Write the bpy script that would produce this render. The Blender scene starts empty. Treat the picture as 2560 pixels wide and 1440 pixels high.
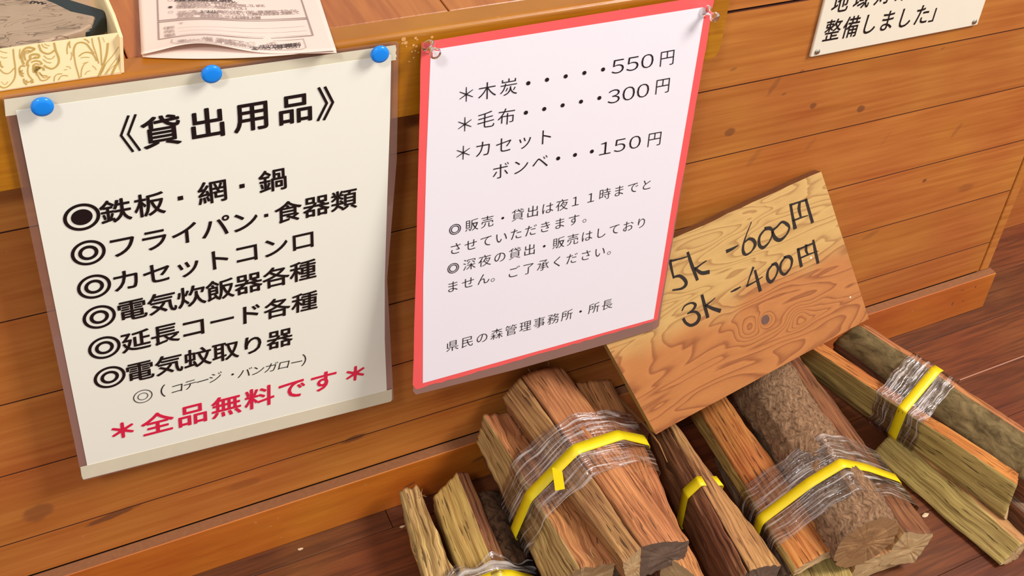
import bpy, bmesh, math, random
from mathutils import Vector, Matrix, noise
D = bpy.data
SC = bpy.context.scene
COL = SC.collection
PI = math.pi

# ------------------------------------------------------------------ camera, world, lights
F, CX, CY = 3080.617, 1640.7, 413.9          # focal length and principal point in pixels of the 2560x1440 frame
R = Matrix(((0.8607196, 0.1970167, -0.4694105),
            (-0.4890214, 0.5762576, -0.6548169),
            (0.1414915, 0.7931655, 0.5923416)))
CAM = Vector((0.0, -0.82209, 1.1379))
cd = D.cameras.new('camera'); cam = D.objects.new('camera', cd); COL.objects.link(cam)
cam.matrix_world = Matrix.Translation(CAM) @ R.to_4x4()
cd.sensor_fit = 'HORIZONTAL'; cd.sensor_width = 36.0; cd.lens = F / 2560 * 36.0
cd.shift_x = (1280 - CX) / 2560; cd.shift_y = (CY - 720) / 2560
cd.clip_start = 0.02
SC.camera = cam

SC.view_settings.view_transform = 'Standard'; SC.view_settings.look = 'None'
SC.view_settings.exposure = 0.24; SC.view_settings.gamma = 1.0
SC.view_settings.use_curve_mapping = False

w = D.worlds.new('room_light'); SC.world = w; w.use_nodes = True
bg = w.node_tree.nodes['Background']; bg.inputs['Color'].default_value = (1.0, 0.95, 0.91, 1); bg.inputs['Strength'].default_value = 0.46

def area(name, loc, target, size, power, col):
    l = D.lights.new(name, 'AREA'); l.shape = 'RECTANGLE'; l.size, l.size_y = size; l.energy = power; l.color = col
    o = D.objects.new(name, l); COL.objects.link(o); o.location = loc
    o.rotation_euler = (Vector(target) - Vector(loc)).to_track_quat('-Z', 'Y').to_euler()
    return o
area('ceiling_lamp_right', (2.0, -1.3, 2.5), (0.85, 0, 0.3), (0.9, 0.9), 72, (1.0, 0.95, 0.90))
area('ceiling_lamp_left', (-0.9, -1.5, 2.5), (0.2, 0, 0.45), (0.35, 0.35), 20, (0.96, 0.98, 1.0))

# ------------------------------------------------------------------ photograph geometry: pixel -> point on a plane of the place
def ray(p): return R @ Vector((p[0] - CX, CY - p[1], -F))
def wy(p, y=0.0):
    d = ray(p); return CAM + d * ((y - CAM.y) / d.y)
def hz(p, z):
    d = ray(p); return CAM + d * ((z - CAM.z) / d.z)
class Plane:
    def __init__(s, P0, n): s.P0 = Vector(P0); s.n = Vector(n).normalized()
    def __call__(s, p, off=0.0):           # off = metres towards the viewer
        d = ray(p); n = s.n if s.n.dot(CAM - s.P0) > 0 else -s.n
        q = s.P0 + n * off
        return CAM + d * ((q - CAM).dot(s.n) / d.dot(s.n))

# ------------------------------------------------------------------ materials
def new_mat(name):
    m = D.materials.new(name); m.use_nodes = True; nt = m.node_tree
    return m, nt, nt.nodes, nt.links, nt.nodes['Principled BSDF']
def srgb(r, g, b):
    f = lambda c: (c / 255 / 12.92) if c / 255 <= 0.04045 else ((c / 255 + 0.055) / 1.055) ** 2.4
    return (f(r), f(g), f(b), 1)
def plain(name, col, rough=0.5, spec=0.5, noise_amt=0.04, scale=60, bump=0.0):
    m, nt, N, L, b = new_mat(name)
    tc = N.new('ShaderNodeTexCoord'); n = N.new('ShaderNodeTexNoise'); n.inputs['Scale'].default_value = scale; n.inputs['Detail'].default_value = 4
    L.new(tc.outputs['Object'], n.inputs['Vector'])
    mx = N.new('ShaderNodeMix'); mx.data_type = 'RGBA'
    mx.inputs[6].default_value = tuple(c * (1 - noise_amt) for c in col[:3]) + (1,); mx.inputs[7].default_value = tuple(min(1, c * (1 + noise_amt)) for c in col[:3]) + (1,)
    L.new(n.outputs['Fac'], mx.inputs[0]); L.new(mx.outputs[2], b.inputs['Base Color'])
    b.inputs['Roughness'].default_value = rough; b.inputs['Specular IOR Level'].default_value = spec
    if bump:
        bp = N.new('ShaderNodeBump'); bp.inputs['Strength'].default_value = bump; bp.inputs['Distance'].default_value = 0.001
        L.new(n.outputs['Fac'], bp.inputs['Height']); L.new(bp.outputs[0], b.inputs['Normal'])
    return m

def mathn(N, L, op, a, b=None, clamp=False):
    n = N.new('ShaderNodeMath'); n.operation = op; n.use_clamp = clamp
    for i, v in enumerate((a, b)):
        if v is None: continue
        if isinstance(v, (int, float)): n.inputs[i].default_value = v
        else: L.new(v, n.inputs[i])
    return n.outputs[0]

def board_mat(name, light, dark, stretch, knots=(), rough=0.38, coat=0.25, ring=0.55, vary=0.16, hue=0.012, seed=0.0, stain=None, fleck=0.0, uv=False, kcol=(0.17, 0.055, 0.02, 1)):
    """varnished softwood: long grain by stretched noise, knots at their own places (world metres)"""
    m, nt, N, L, b = new_mat(name)
    tc = N.new('ShaderNodeTexCoord'); src = tc.outputs['UV' if uv else 'Object']
    oi = N.new('ShaderNodeObjectInfo')
    mp = N.new('ShaderNodeMapping'); mp.inputs['Scale'].default_value = stretch; L.new(src, mp.inputs['Vector'])
    add = N.new('ShaderNodeVectorMath'); add.operation = 'ADD'; L.new(mp.outputs[0], add.inputs[0])
    rnd = mathn(N, L, 'MULTIPLY', oi.outputs['Random'], 37.0); rnd = mathn(N, L, 'ADD', rnd, seed); L.new(rnd, add.inputs[1])
    # broad cathedral grain
    n1 = N.new('ShaderNodeTexNoise'); n1.inputs['Scale'].default_value = 1.0; n1.inputs['Detail'].default_value = 3; n1.inputs['Roughness'].default_value = 0.5
    L.new(add.outputs[0], n1.inputs['Vector'])
    rg = mathn(N, L, 'SINE', mathn(N, L, 'MULTIPLY', n1.outputs['Fac'], 42.0)); rg = mathn(N, L, 'MULTIPLY_ADD', rg, 0.5); N[-1].inputs[2].default_value = 0.5
    # fine fibres
    n2 = N.new('ShaderNodeTexNoise'); n2.inputs['Scale'].default_value = 9.0; n2.inputs['Detail'].default_value = 5; n2.inputs['Roughness'].default_value = 0.6
    L.new(add.outputs[0], n2.inputs['Vector'])
    fib = N.new('ShaderNodeMapRange'); fib.inputs[1].default_value = 0.32; fib.inputs[2].default_value = 0.7; L.new(n2.outputs['Fac'], fib.inputs[0])
    f = mathn(N, L, 'MULTIPLY', rg, ring); f = mathn(N, L, 'ADD', f, mathn(N, L, 'MULTIPLY', fib.outputs[0], 1 - ring))
    mx = N.new('ShaderNodeMix'); mx.data_type = 'RGBA'; mx.inputs[6].default_value = light; mx.inputs[7].default_value = dark
    L.new(f, mx.inputs[0]); col = mx.outputs[2]
    # blotches + per-board variation
    n3 = N.new('ShaderNodeTexNoise'); n3.inputs['Scale'].default_value = 7.0; n3.inputs['Detail'].default_value = 2
    L.new(src, n3.inputs['Vector'])
    hsv = N.new('ShaderNodeHueSaturation'); L.new(col, hsv.inputs['Color'])
    v = mathn(N, L, 'SUBTRACT', oi.outputs['Random'], 0.5); v = mathn(N, L, 'MULTIPLY', v, vary)
    v2 = mathn(N, L, 'MULTIPLY', mathn(N, L, 'SUBTRACT', n3.outputs['Fac'], 0.5), 0.35)
    L.new(mathn(N, L, 'ADD', mathn(N, L, 'ADD', v, v2), 1.0), hsv.inputs['Value'])
    h = mathn(N, L, 'SUBTRACT', n3.outputs['Fac'], 0.5); L.new(mathn(N, L, 'ADD', mathn(N, L, 'MULTIPLY', h, hue * 3), 0.5), hsv.inputs['Hue'])
    col = hsv.outputs[0]
    if knots:
        sp = N.new('ShaderNodeSeparateXYZ'); L.new(src, sp.inputs[0])
        nz = N.new('ShaderNodeTexNoise'); nz.inputs['Scale'].default_value = 90; L.new(src, nz.inputs['Vector'])
        wob = mathn(N, L, 'MULTIPLY', mathn(N, L, 'SUBTRACT', nz.outputs['Fac'], 0.5), 0.8)
        for kx, kz, rx, rz, st, tilt in knots:
            ca, sa = math.cos(tilt), math.sin(tilt)
            dx = mathn(N, L, 'SUBTRACT', sp.outputs['X'], kx); dz = mathn(N, L, 'SUBTRACT', sp.outputs['Z'], kz)
            a = mathn(N, L, 'ADD', mathn(N, L, 'MULTIPLY', dx, ca / rx), mathn(N, L, 'MULTIPLY', dz, sa / rx))
            c = mathn(N, L, 'ADD', mathn(N, L, 'MULTIPLY', dx, -sa / rz), mathn(N, L, 'MULTIPLY', dz, ca / rz))
            d = mathn(N, L, 'SQRT', mathn(N, L, 'ADD', mathn(N, L, 'MULTIPLY', a, a), mathn(N, L, 'MULTIPLY', c, c)))
            d = mathn(N, L, 'ADD', d, wob)
            mr = N.new('ShaderNodeMapRange'); mr.interpolation_type = 'SMOOTHSTEP'; mr.inputs[1].default_value = 1.35; mr.inputs[2].default_value = 0.8
            mr.inputs[3].default_value = 0; mr.inputs[4].default_value = st; L.new(d, mr.inputs[0])
            km = N.new('ShaderNodeMix'); km.data_type = 'RGBA'; L.new(mr.outputs[0], km.inputs[0]); L.new(col, km.inputs[6]); km.inputs[7].default_value = kcol
            col = km.outputs[2]
    if fleck:   # small pale scuffs
        nf = N.new('ShaderNodeTexNoise'); nf.inputs['Scale'].default_value = 130; nf.inputs['Detail'].default_value = 3; L.new(src, nf.inputs['Vector'])
        mf = N.new('ShaderNodeMapRange'); mf.inputs[1].default_value = 0.70; mf.inputs[2].default_value = 0.76; mf.inputs[4].default_value = fleck; L.new(nf.outputs['Fac'], mf.inputs[0])
        fm = N.new('ShaderNodeMix'); fm.data_type = 'RGBA'; L.new(mf.outputs[0], fm.inputs[0]); L.new(col, fm.inputs[6]); fm.inputs[7].default_value = (0.75, 0.5, 0.28, 1); col = fm.outputs[2]
    L.new(col, b.inputs['Base Color'])
    rr = N.new('ShaderNodeMapRange'); rr.inputs[3].default_value = rough - 0.06; rr.inputs[4].default_value = rough + 0.12; L.new(n3.outputs['Fac'], rr.inputs[0]); L.new(rr.outputs[0], b.inputs['Roughness'])
    b.inputs['Coat Weight'].default_value = coat; b.inputs['Coat Roughness'].default_value = 0.22
    bp = N.new('ShaderNodeBump'); bp.inputs['Strength'].default_value = 0.25; bp.inputs['Distance'].default_value = 0.0006; L.new(f, bp.inputs['Height']); L.new(bp.outputs[0], b.inputs['Normal'])
    return m

KN = [(0.6743, 0.4166, .0058, .0048, .7, 0), (0.7799, 0.4277, .004, .0036, .75, 0), (0.8512, 0.4082, .0052, .0044, .8, 0),
      (0.7195, 0.4656, .003, .011, .4, -.5), (0.715, 0.3733, .004, .011, .25, -.6), (0.9944, 0.2699, .003, .0026, .85, 0),
      (1.0755, 0.2373, .011, .006, .3, 0), (0.3241, 0.508, .006, .006, .45, 0), (0.2731, 0.118, .011, .0035, .8, .1),
      (0.0386, 0.1141, .022, .0036, .85, .15), (0.79, 0.372, .003, .010, .18, -.6), (0.905, .355, .002, .011, .15, -.5),
      (-0.02, .15, .012, .01, .5, .4), (1.02, .34, .003, .010, .3, -.5), (0.16, .10, .014, .006, .28, 0), (.93, .20, .012, .004, .3, .3),
      (0.662, .497, .004, .0016, .5, .2), (.752, .477, .003, .0015, .6, .3), (.735, .452, .003, .0013, .6, .2), (.95, .47, .003, .001, .5, .3)]
M_plank = board_mat('varnished_plank', srgb(194, 120, 54), srgb(170, 94, 34), (1.1, 1, 24), KN, rough=0.4, coat=0.22, ring=.38, vary=.12, fleck=0.12)
M_trim = board_mat('varnished_amber_board', srgb(184, 118, 20), srgb(162, 97, 10), (1.4, 1, 26), [(0.1332, 0.590, .020, .012, .75, .3)], rough=0.3, coat=0.4, ring=0.3, vary=.05, fleck=0.12)
M_base = board_mat('varnished_baseboard', srgb(198, 110, 34), srgb(176, 90, 22), (1.6, 1, 14), [(.33, .03, .006, .002, .7, .3), (.41, .035, .007, .0025, .6, .3), (1.12, .03, .0015, .004, .8, 0), (1.14, .028, .0015, .0015, .8, 0), (1.13, .052, .003, .001, .7, 0), (1.155, .05, .002, .002, .8, 0)], rough=0.36, coat=0.3, ring=0.25, vary=.05, fleck=.25)
M_ledge = plain('dusty_baseboard_top', srgb(138, 88, 52), 0.8, noise_amt=0.25, scale=200)
M_floor = board_mat('dark_floorboard', srgb(122, 64, 28), srgb(78, 36, 12), (2.2, 34, 1), rough=0.5, coat=0.0, ring=0.45, vary=0.3)
M_top = board_mat('counter_top_board', srgb(186, 112, 46), srgb(156, 84, 30), (26, 1.8, 1), rough=0.3, coat=0.4, ring=.5, vary=.15)
M_joint_shade = plain('painted_joint_shade', srgb(84, 36, 14), 0.85)  # shade in the plank joints, painted as dark colour on the edge faces
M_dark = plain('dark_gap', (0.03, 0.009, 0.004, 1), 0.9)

# ------------------------------------------------------------------ mesh helpers
def link(name, me, mats, parent=None, loc=None):
    o = D.objects.new(name, me); COL.objects.link(o)
    for m in (mats if isinstance(mats, (list, tuple)) else [mats]): me.materials.append(m)
    if parent: o.parent = parent
    if loc is not None: o.location = loc
    return o
def tag(o, label, cat, group=None):
    o['label'] = label; o['category'] = cat
    if group: o['group'] = group
    return o
def empty(name, loc=(0, 0, 0)):
    o = D.objects.new(name, None); COL.objects.link(o); o.location = loc; o.empty_display_size = 0.02; return o
def keep(o, parent):       # parent while the mesh stays in world coordinates
    o.parent = parent; o.matrix_parent_inverse = Matrix.Translation(-parent.location); return o
def mesh(name, vs, fs, uvs=None, smooth=False, mi=None):
    me = D.meshes.new(name); me.from_pydata([tuple(v) for v in vs], [], fs); me.update()
    if smooth: me.polygons.foreach_set('use_smooth', [True] * len(me.polygons))
    if mi: me.polygons.foreach_set('material_index', mi)
    if uvs is not None:
        u = me.uv_layers.new(name='UVMap')
        for lp in me.loops: u.data[lp.index].uv = uvs[lp.vertex_index]
    return me
def box_mesh(name, lo, hi, bev=0.0, seg=1):
    bm = bmesh.new(); bmesh.ops.create_cube(bm, size=1)
    lo, hi = Vector(lo), Vector(hi)
    for v in bm.verts: v.co = Vector([lo[i] + (v.co[i] + .5) * (hi[i] - lo[i]) for i in range(3)])
    if bev: bmesh.ops.bevel(bm, geom=bm.edges[:], offset=bev, segments=seg, affect='EDGES', profile=0.5)
    me = D.meshes.new(name); bm.to_mesh(me); bm.free(); return me
def boxo(name, lo, hi, mat, parent=None, bev=0.0008, seg=1): return link(name, box_mesh(name, lo, hi, bev, seg), mat, parent)
def slab(name, pts, n, th, mat, parent=None):
    """flat polygon sheet with real thickness th behind its face"""
    n = Vector(n).normalized(); k = len(pts)
    vs = [Vector(p) for p in pts] + [Vector(p) - n * th for p in pts]
    fs = [tuple(range(k)), tuple(range(2 * k - 1, k - 1, -1))] + [(i, i + k, (i + 1) % k + k, (i + 1) % k) for i in range(k)]
    return link(name, mesh(name, vs, fs), mat, parent)
def lathe(prof, n=28):
    vs, fs = [], []
    for r, z in prof:
        for i in range(n): a = 2 * PI * i / n; vs.append((r * math.cos(a), r * math.sin(a), z))
    for j in range(len(prof) - 1):
        for i in range(n): fs.append((j * n + i, j * n + (i + 1) % n, (j + 1) * n + (i + 1) % n, (j + 1) * n + i))
    fs.append(tuple(range(n - 1, -1, -1))); fs.append(tuple(range((len(prof) - 1) * n, len(prof) * n)))
    return vs, fs

# ------------------------------------------------------------------ the setting
def struct(o): o['kind'] = 'structure'; return o
JZ = [0.0655, 0.1185, 0.2095, 0.2955, 0.3865, 0.476, 0.566, 0.656, 0.746, 0.836, 0.926]
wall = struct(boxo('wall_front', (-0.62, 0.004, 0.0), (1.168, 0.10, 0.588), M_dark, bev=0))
rndm = random.Random(5)
for i in range(len(JZ) - 1):
    g = 0.0018 if i == 5 else 0.0007
    g0 = 0.0018 if i == 6 else 0.0007
    x0 = -0.62 if JZ[i + 1] <= 0.57 else 0.624
    if i == 5: x0 = -0.62
    if i == 6: x0 = 0.624
    keep(boxo('plank', (x0, 0.0 + rndm.uniform(0, .0004), JZ[i] + g0), (1.166, 0.012, JZ[i + 1] - g), [M_plank, M_joint_shade], bev=0.0), wall)
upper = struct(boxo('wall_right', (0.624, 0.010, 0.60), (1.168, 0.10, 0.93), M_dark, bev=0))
struct(boxo('trim_1', (1.1678, -0.001, 0.0655), (1.184, 0.112, 0.93), M_plank, bev=0.001))
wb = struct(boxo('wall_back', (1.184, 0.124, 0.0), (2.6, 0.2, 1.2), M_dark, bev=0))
for i, (a, b_) in enumerate(((0.0, .118), (.118, .209), (.209, .387), (.387, .566), (.566, .75), (.75, 1.2))):
    keep(boxo('plank', (1.184, 0.112, a + .0005), (2.6, 0.124, b_ - .0005), [M_plank, M_joint_shade], bev=0), wb)
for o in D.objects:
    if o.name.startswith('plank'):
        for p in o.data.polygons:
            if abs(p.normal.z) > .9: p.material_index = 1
# baseboard: orange face, dusty top
bb = box_mesh('baseboard_front', (-0.62, -0.013, 0.0), (1.189, 0.0, 0.0652), 0.0008)
bo = struct(link('baseboard_front', bb, [M_base, M_ledge]))
for p in bb.polygons:
    if p.normal.z > 0.9: p.material_index = 1
# floor boards
fl = struct(boxo('floor', (-0.9, -1.6, -0.05), (2.7, 0.2, -0.012), M_dark, bev=0))
M_seam = plain('pale_floor_seam', srgb(176, 128, 104), 0.8)
seams = [-1.537 + .075 * i for i in range(24)]
for i, y in enumerate(seams):
    xs = [-0.9, 2.7]
    cuts = {20: [0.303, 1.9], 19: [-.2, 1.45], 21: [.9], 18: [0.55, 2.0], 22: [1.31], 17: [.1, 1.3], 16: [.9]}.get(i, [rndm.uniform(-.5, 2.3)])
    xs = [-0.9] + cuts + [2.7]
    for a, b_ in zip(xs, xs[1:]):
        keep(boxo('floorboard', (a + .0003, y + .0003, -0.012), (b_ - .0003, y + .0747, 0.0), M_floor, bev=0.0005), fl)

# ------------------------------------------------------------------ counter
counter = tag(empty('counter', (0.0, 0.1, 0.53)), 'varnished wooden reception counter ledge with rounded amber front board', 'counter')
FT = 0.613
def rounded_board(x0, x1, y0, y1, z0, z1, r):
    # profile in YZ: front top edge rounded; right lower corner rounded
    prof = [(y1, z0), (y0 + .002, z0), (y0, z0 + .002)] + [(y0 + r - r * math.cos(a), z1 - r + r * math.sin(a)) for a in [i * PI / 2 / 6 for i in range(7)]] + [(y1, z1)]
    k = len(prof)
    xs = [x0, x1 - .016, x1 - .009, x1 - .004, x1 - .001, x1]
    lift = [0, 0, .0012, .0045, .009, .016]
    vs = []
    for x, lf in zip(xs, lift):
        for (y, z) in prof: vs.append((x, y, max(z, z0 + lf + (z - z0) * 0.05) if z < z0 + lf else z))
    fs = []
    for j in range(len(xs) - 1):
        for i in range(k): fs.append((j * k + i, (j + 1) * k + i, (j + 1) * k + (i + 1) % k, j * k + (i + 1) % k))
    fs.append(tuple(range(k))); fs.append(tuple(reversed(range((len(xs) - 1) * k, len(xs) * k))))
    return mesh('front_board', vs, fs)
keep(link('front_board', rounded_board(-0.62, 0.6225, -0.0225, -0.0002, 0.530, FT, 0.0045), M_trim), counter)
xj = [-0.62, -.47, -.32, -.17, -.02, 0.105, 0.23, 0.355, 0.48, 0.605]
for a, b_ in zip(xj, xj[1:]):
    keep(boxo('top_board', (a + .0006, 0.0008, FT - .02), (b_ - .0006, 0.40, FT), M_top, bev=.0006), counter)

# ------------------------------------------------------------------ text
FONT_CACHE = {}
def glyph(ch, off):
    k = (ch, off)
    if k not in FONT_CACHE:
        c = D.curves.new('t', 'FONT'); c.body = ch; c.size = 1; c.resolution_u = 3; c.offset = min(off, 0); c.fill_mode = 'FRONT'
        o = D.objects.new('t', c); COL.objects.link(o)
        dg = bpy.context.evaluated_depsgraph_get(); me = D.meshes.new_from_object(o.evaluated_get(dg))
        vs = [(v.co.x, v.co.y) for v in me.vertices]; fs = [tuple(p.vertices) for p in me.polygons]
        wd = 1.0 if ord(ch) > 255 else None
        if wd is None and vs: wd = min(v[0] for v in vs) + max(v[0] for v in vs)
        if off > 0.001:
            vs = [(x, y, 0) for x, y in vs]; v0, f0 = list(vs), list(fs)
            for i in range(6):
                dx, dy = off * math.cos(i * PI / 3), off * math.sin(i * PI / 3); q = len(vs)
                vs += [(x + dx, y + dy, (i + 1) * 1.6e-5) for x, y, _ in v0]; fs += [tuple(a + q for a in f) for f in f0]
        FONT_CACHE[k] = (vs, fs, wd or 1.0)
        D.objects.remove(o); D.curves.remove(c); D.meshes.remove(me)
    return FONT_CACHE[k]
class Ink:
    def __init__(s, plane, off): s.pl = plane; s.off = off; s.vs = []; s.fs = []
    def frame(s, p0, p1):
        a, b_ = s.pl(p0, s.off), s.pl(p1, s.off); ex = (b_ - a).normalized()
        n = s.pl.n if s.pl.n.dot(CAM - s.pl.P0) > 0 else -s.pl.n
        return a, b_, ex, n.cross(ex)
    def line(s, txt, p0, p1, size, bold=0.0, sx=1.0, sy=1.0, slant=0.0, rot=0.0, centers=None):
        """txt from the centre of its first cell at pixel p0 to the centre of its last at p1; size = em in metres"""
        a, b_, ex, ey = s.frame(p0, p1)
        if rot: ex, ey = ex * math.cos(rot) + ey * math.sin(rot), ey * math.cos(rot) - ex * math.sin(rot)
        n = max(1, len(txt) - 1)
        for i, ch in enumerate(txt):
            if ch in ' \u3000': continue
            c = a.lerp(b_, i / n)
            vs, fs, wd = glyph(ch, bold); o = len(s.vs)
            for v in vs:
                x, y = v[0], v[1]
                yy = (y - 0.38); xx = (x - wd / 2) + slant * yy
                s.vs.append(c + ex * (xx * size * sx) + ey * (yy * size * sy) + (ex.cross(ey) * v[2] if len(v) > 2 else Vector()))
            s.fs += [tuple(k + o for k in f) for f in fs]
    def ring(s, c, p1, r0, r1, n=36):
        a, _, ex, ey = s.frame(c, p1); o = len(s.vs)
        if r0 <= 0:
            s.vs += [a + ex * (r1 * math.cos(t)) + ey * (r1 * math.sin(t)) for t in [2 * PI * i / n for i in range(n)]]
            s.fs.append(tuple(range(o, o + n))); return
        for i in range(n):
            t = 2 * PI * i / n
            for r in (r0, r1): s.vs.append(a + ex * (r * math.cos(t)) + ey * (r * math.sin(t)))
        for i in range(n):
            j = (i + 1) % n; s.fs.append((o + 2 * i, o + 2 * i + 1, o + 2 * j + 1, o + 2 * j))
    def stroke(s, pts, widths, smooth=True):
        """brush stroke along pixel points, widths in metres"""
        P = [s.pl(p, s.off) for p in pts]; k = len(P)
        if isinstance(widths, (int, float)): widths = [widths] * k
        if len(widths) != k: widths = [widths[min(int(i * len(widths) / k), len(widths) - 1)] for i in range(k)]
        out, ws = [], []
        if smooth and k > 2:
            closed = (P[0] - P[-1]).length < 1e-6
            for i in range(k - 1):
                p0 = P[i - 1] if i > 0 else (P[-2] if closed else P[0]); p3 = P[i + 2] if i + 2 < k else (P[1] if closed else P[-1])
                for t in [j / 8 for j in range(8)]:
                    q = 0.5 * ((2 * P[i]) + (P[i + 1] - p0) * t + (2 * p0 - 5 * P[i] + 4 * P[i + 1] - p3) * t * t + (3 * P[i] - p0 - 3 * P[i + 1] + p3) * t ** 3)
                    out.append(q); ws.append(widths[i] * (1 - t) + widths[i + 1] * t)
            out.append(P[-1]); ws.append(widths[-1])
        else: out, ws = P, widths
        n = s.pl.n if s.pl.n.dot(CAM - s.pl.P0) > 0 else -s.pl.n
        o = len(s.vs); m = len(out)
        for i in range(m):
            d = (out[min(i + 1, m - 1)] - out[max(i - 1, 0)]).normalized(); q = n.cross(d)
            e = d * (-ws[i] * .3 if i == 0 else (ws[i] * .3 if i == m - 1 else 0))
            s.vs += [out[i] + e + q * ws[i] / 2, out[i] + e - q * ws[i] / 2]
        for i in range(m - 1): s.fs.append((o + 2 * i, o + 2 * i + 1, o + 2 * i + 3, o + 2 * i + 2))
    def cut(s, mat, parent, label=None, name='text_line'):
        s.build(name, mat, parent, label); s.vs = []; s.fs = []
    def build(s, name, mat, parent, label=None):
        if not s.vs: return None
        o = keep(link(name, mesh(name, s.vs, s.fs), mat), parent)
        if label: o['label'] = label
        return o

M_ink = plain('black_ink', srgb(24, 14, 16), 0.35, noise_amt=.1)
M_red = plain('red_ink', srgb(226, 34, 74), 0.35)
M_paperA = plain('warm_white_paper', srgb(247, 244, 230), 0.42, noise_amt=.012, scale=30)
M_paperB = plain('cool_white_paper', srgb(236, 229, 236), 0.45, noise_amt=.01, scale=40)
M_redboard = plain('coral_red_card', srgb(240, 92, 92), 0.4, noise_amt=.05, scale=40)
M_tape = plain('cream_masking_tape', srgb(226, 216, 190), 0.45, noise_amt=.05, scale=90)
def clear_mat(name, tint, alpha, rough=0.12):
    m, nt, N, L, b = new_mat(name)
    tr = N.new('ShaderNodeBsdfTransparent'); tr.inputs[0].default_value = (0.985, 0.975, 0.975, 1)
    b.inputs['Base Color'].default_value = tint; b.inputs['Roughness'].default_value = rough
    tc = N.new('ShaderNodeTexCoord'); n = N.new('ShaderNodeTexNoise'); n.inputs['Scale'].default_value = 14; L.new(tc.outputs['Object'], n.inputs['Vector'])
    mr = N.new('ShaderNodeMapRange'); mr.inputs[3].default_value = alpha * .7; mr.inputs[4].default_value = alpha * 1.3; L.new(n.outputs['Fac'], mr.inputs[0])
    fr = N.new('ShaderNodeFresnel'); fr.inputs[0].default_value = 1.45
    mx = N.new('ShaderNodeMixShader'); L.new(mathn(N, L, 'ADD', mr.outputs[0], fr.outputs[0], True), mx.inputs[0]); L.new(tr.outputs[0], mx.inputs[1]); L.new(b.outputs[0], mx.inputs[2])
    L.new(mx.outputs[0], N['Material Output'].inputs[0]); return m
M_lam = clear_mat('hazy_laminate', srgb(232, 190, 176), 0.09)

# ---------------- notice 1 (loan items)
YA = -0.0262
PA = Plane((0, YA, 0), (0, -1, 0))
noticeA = tag(empty('laminated_notice', wy((500, 640), YA)), 'large laminated notice in bold black type with a red bottom line, held by blue tacks', 'notice')
def sheet(name, plane, quad, off, th, mat, parent, label=None):
    n = plane.n if plane.n.dot(CAM - plane.P0) > 0 else -plane.n
    o = keep(slab(name, [plane(p, off) for p in quad], n, th, mat), parent)
    if label: o['label'] = label
    return o
sheet('laminate', PA, [(10, 239), (5, 244), (205, 1197), (211, 1201), (978, 1004), (984, 998), (968, 700), (992, 400), (997, 108), (990, 103)], -0.0006, 0.0002, M_lam, noticeA, 'clear plastic margin')
sheet('tape', PA, [(10, 249), (14, 291), (991, 150), (989, 146), (992, 140), (989, 133), (991, 124), (989, 113)], -0.0002, 0.0002, M_tape, noticeA)
sheet('paper', PA, [(39.6, 277), (218, 1164), (967, 978), (962, 850), (962, 700), (968, 500), (975, 300), (978, 138)], 0.0, 0.0002, M_paperA, noticeA)
sheet('tape', PA, [(201, 1168), (204, 1190), (208, 1199), (976, 1004), (980, 999), (980, 973)], 0.0003, 0.0002, M_tape, noticeA)
I = Ink(PA, 0.0004); B = 0.016
EM = 0.0258
I.line('《', (296, 340), (496, 306), 0.0345, 0, sx=.9, sy=1.05)
I.line('貸出用品', (403.8, 328), (738.4, 271), 0.0296, 0.018)
I.line('》', (838, 255), (938, 241), 0.0345, 0.008, sx=.9, sy=1.0)
I.cut(M_ink, noticeA)
I.line('鉄板', (289, 527), (374.3, 511.0), .0237, B); I.line('網', (531.7, 479.5), (620, 462), .0237, B); I.line('鍋', (682.7, 450.7), (770, 433), .0237, B)
for q in ((452, 495), (606, 464.8)): I.line('■', q, (q[0] + 80, q[1] - 16), .0056)
I.line('■', (666.3, 538.3), (740, 523), .0046); I.cut(M_ink, noticeA)
I.line('フライパン', (307, 615), (612, 553), .0240, 0.012)
I.line('食器類', (720.4, 529), (860, 500), .0234, B); I.cut(M_ink, noticeA)
I.line('カセットコンロ', (316, 700), (757.9, 600.8), .0240, 0.012); I.cut(M_ink, noticeA)
I.line('電気炊飯器各種', (330, 774), (757.9, 676.7), .0240, B); I.cut(M_ink, noticeA)
I.line('延長コ', (339.8, 851.7), (483.7, 818.6), .0240, B); I.line('ー', (555.6, 800), (625, 784), .0240, .010); I.line('ド各種', (623, 785), (761.8, 754.5), .0240, B); I.cut(M_ink, noticeA)
I.line('電気蚊取り器', (349.5, 927.6), (699.5, 845.9), .0240, B); I.cut(M_ink, noticeA)
for c, k in (((204.6, 543), 1), ((221, 632), 0), ((235.5, 716.7), 0), ((248.4, 792.6), 0), ((261.2, 869.2), 0), ((274.4, 943), 0)):
    nx = (c[0] + 100, c[1] - 22); s_ = 0.0129 if k else 0.0124
    I.ring(c, nx, s_ * .80, s_)
    if k: I.ring(c, nx, 0, s_ * .58)
    else: I.ring(c, nx, s_ * .36, s_ * .58)
    I.cut(M_ink, noticeA, name='bullet_mark')
I = Ink(PA, 0.0004)
I.ring((357.3, 991), (457, 968), .0071, .0078); I.ring((357.3, 991), (457, 968), .0037, .0043)
I.line('（', (392, 981), (480, 961), .016, -0.004)
I.line('コテージ', (442.8, 970.3), (538, 943), .0128, -0.006, slant=.15); I.line('・', (581.7, 936), (600, 932), .012, -0.01)
I.line('バンガロー', (612, 932), (742, 905), .0128, -0.006, slant=.15); I.line('）', (774, 897), (874, 877), .016, -0.004)
I.build('handwriting', M_ink, noticeA, 'thin pen handwriting')
I = Ink(PA, 0.0004)
I.line('全品無料です', (394, 1058), (808.4, 952.8), .0280, .018); 
I.line('＊', (306.7, 1075.4), (406, 1050), .024, .030); I.line('＊', (888.2, 933.4), (988, 908), .024, .030)
I.build('text_line', M_red, noticeA, 'red lettering')

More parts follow.
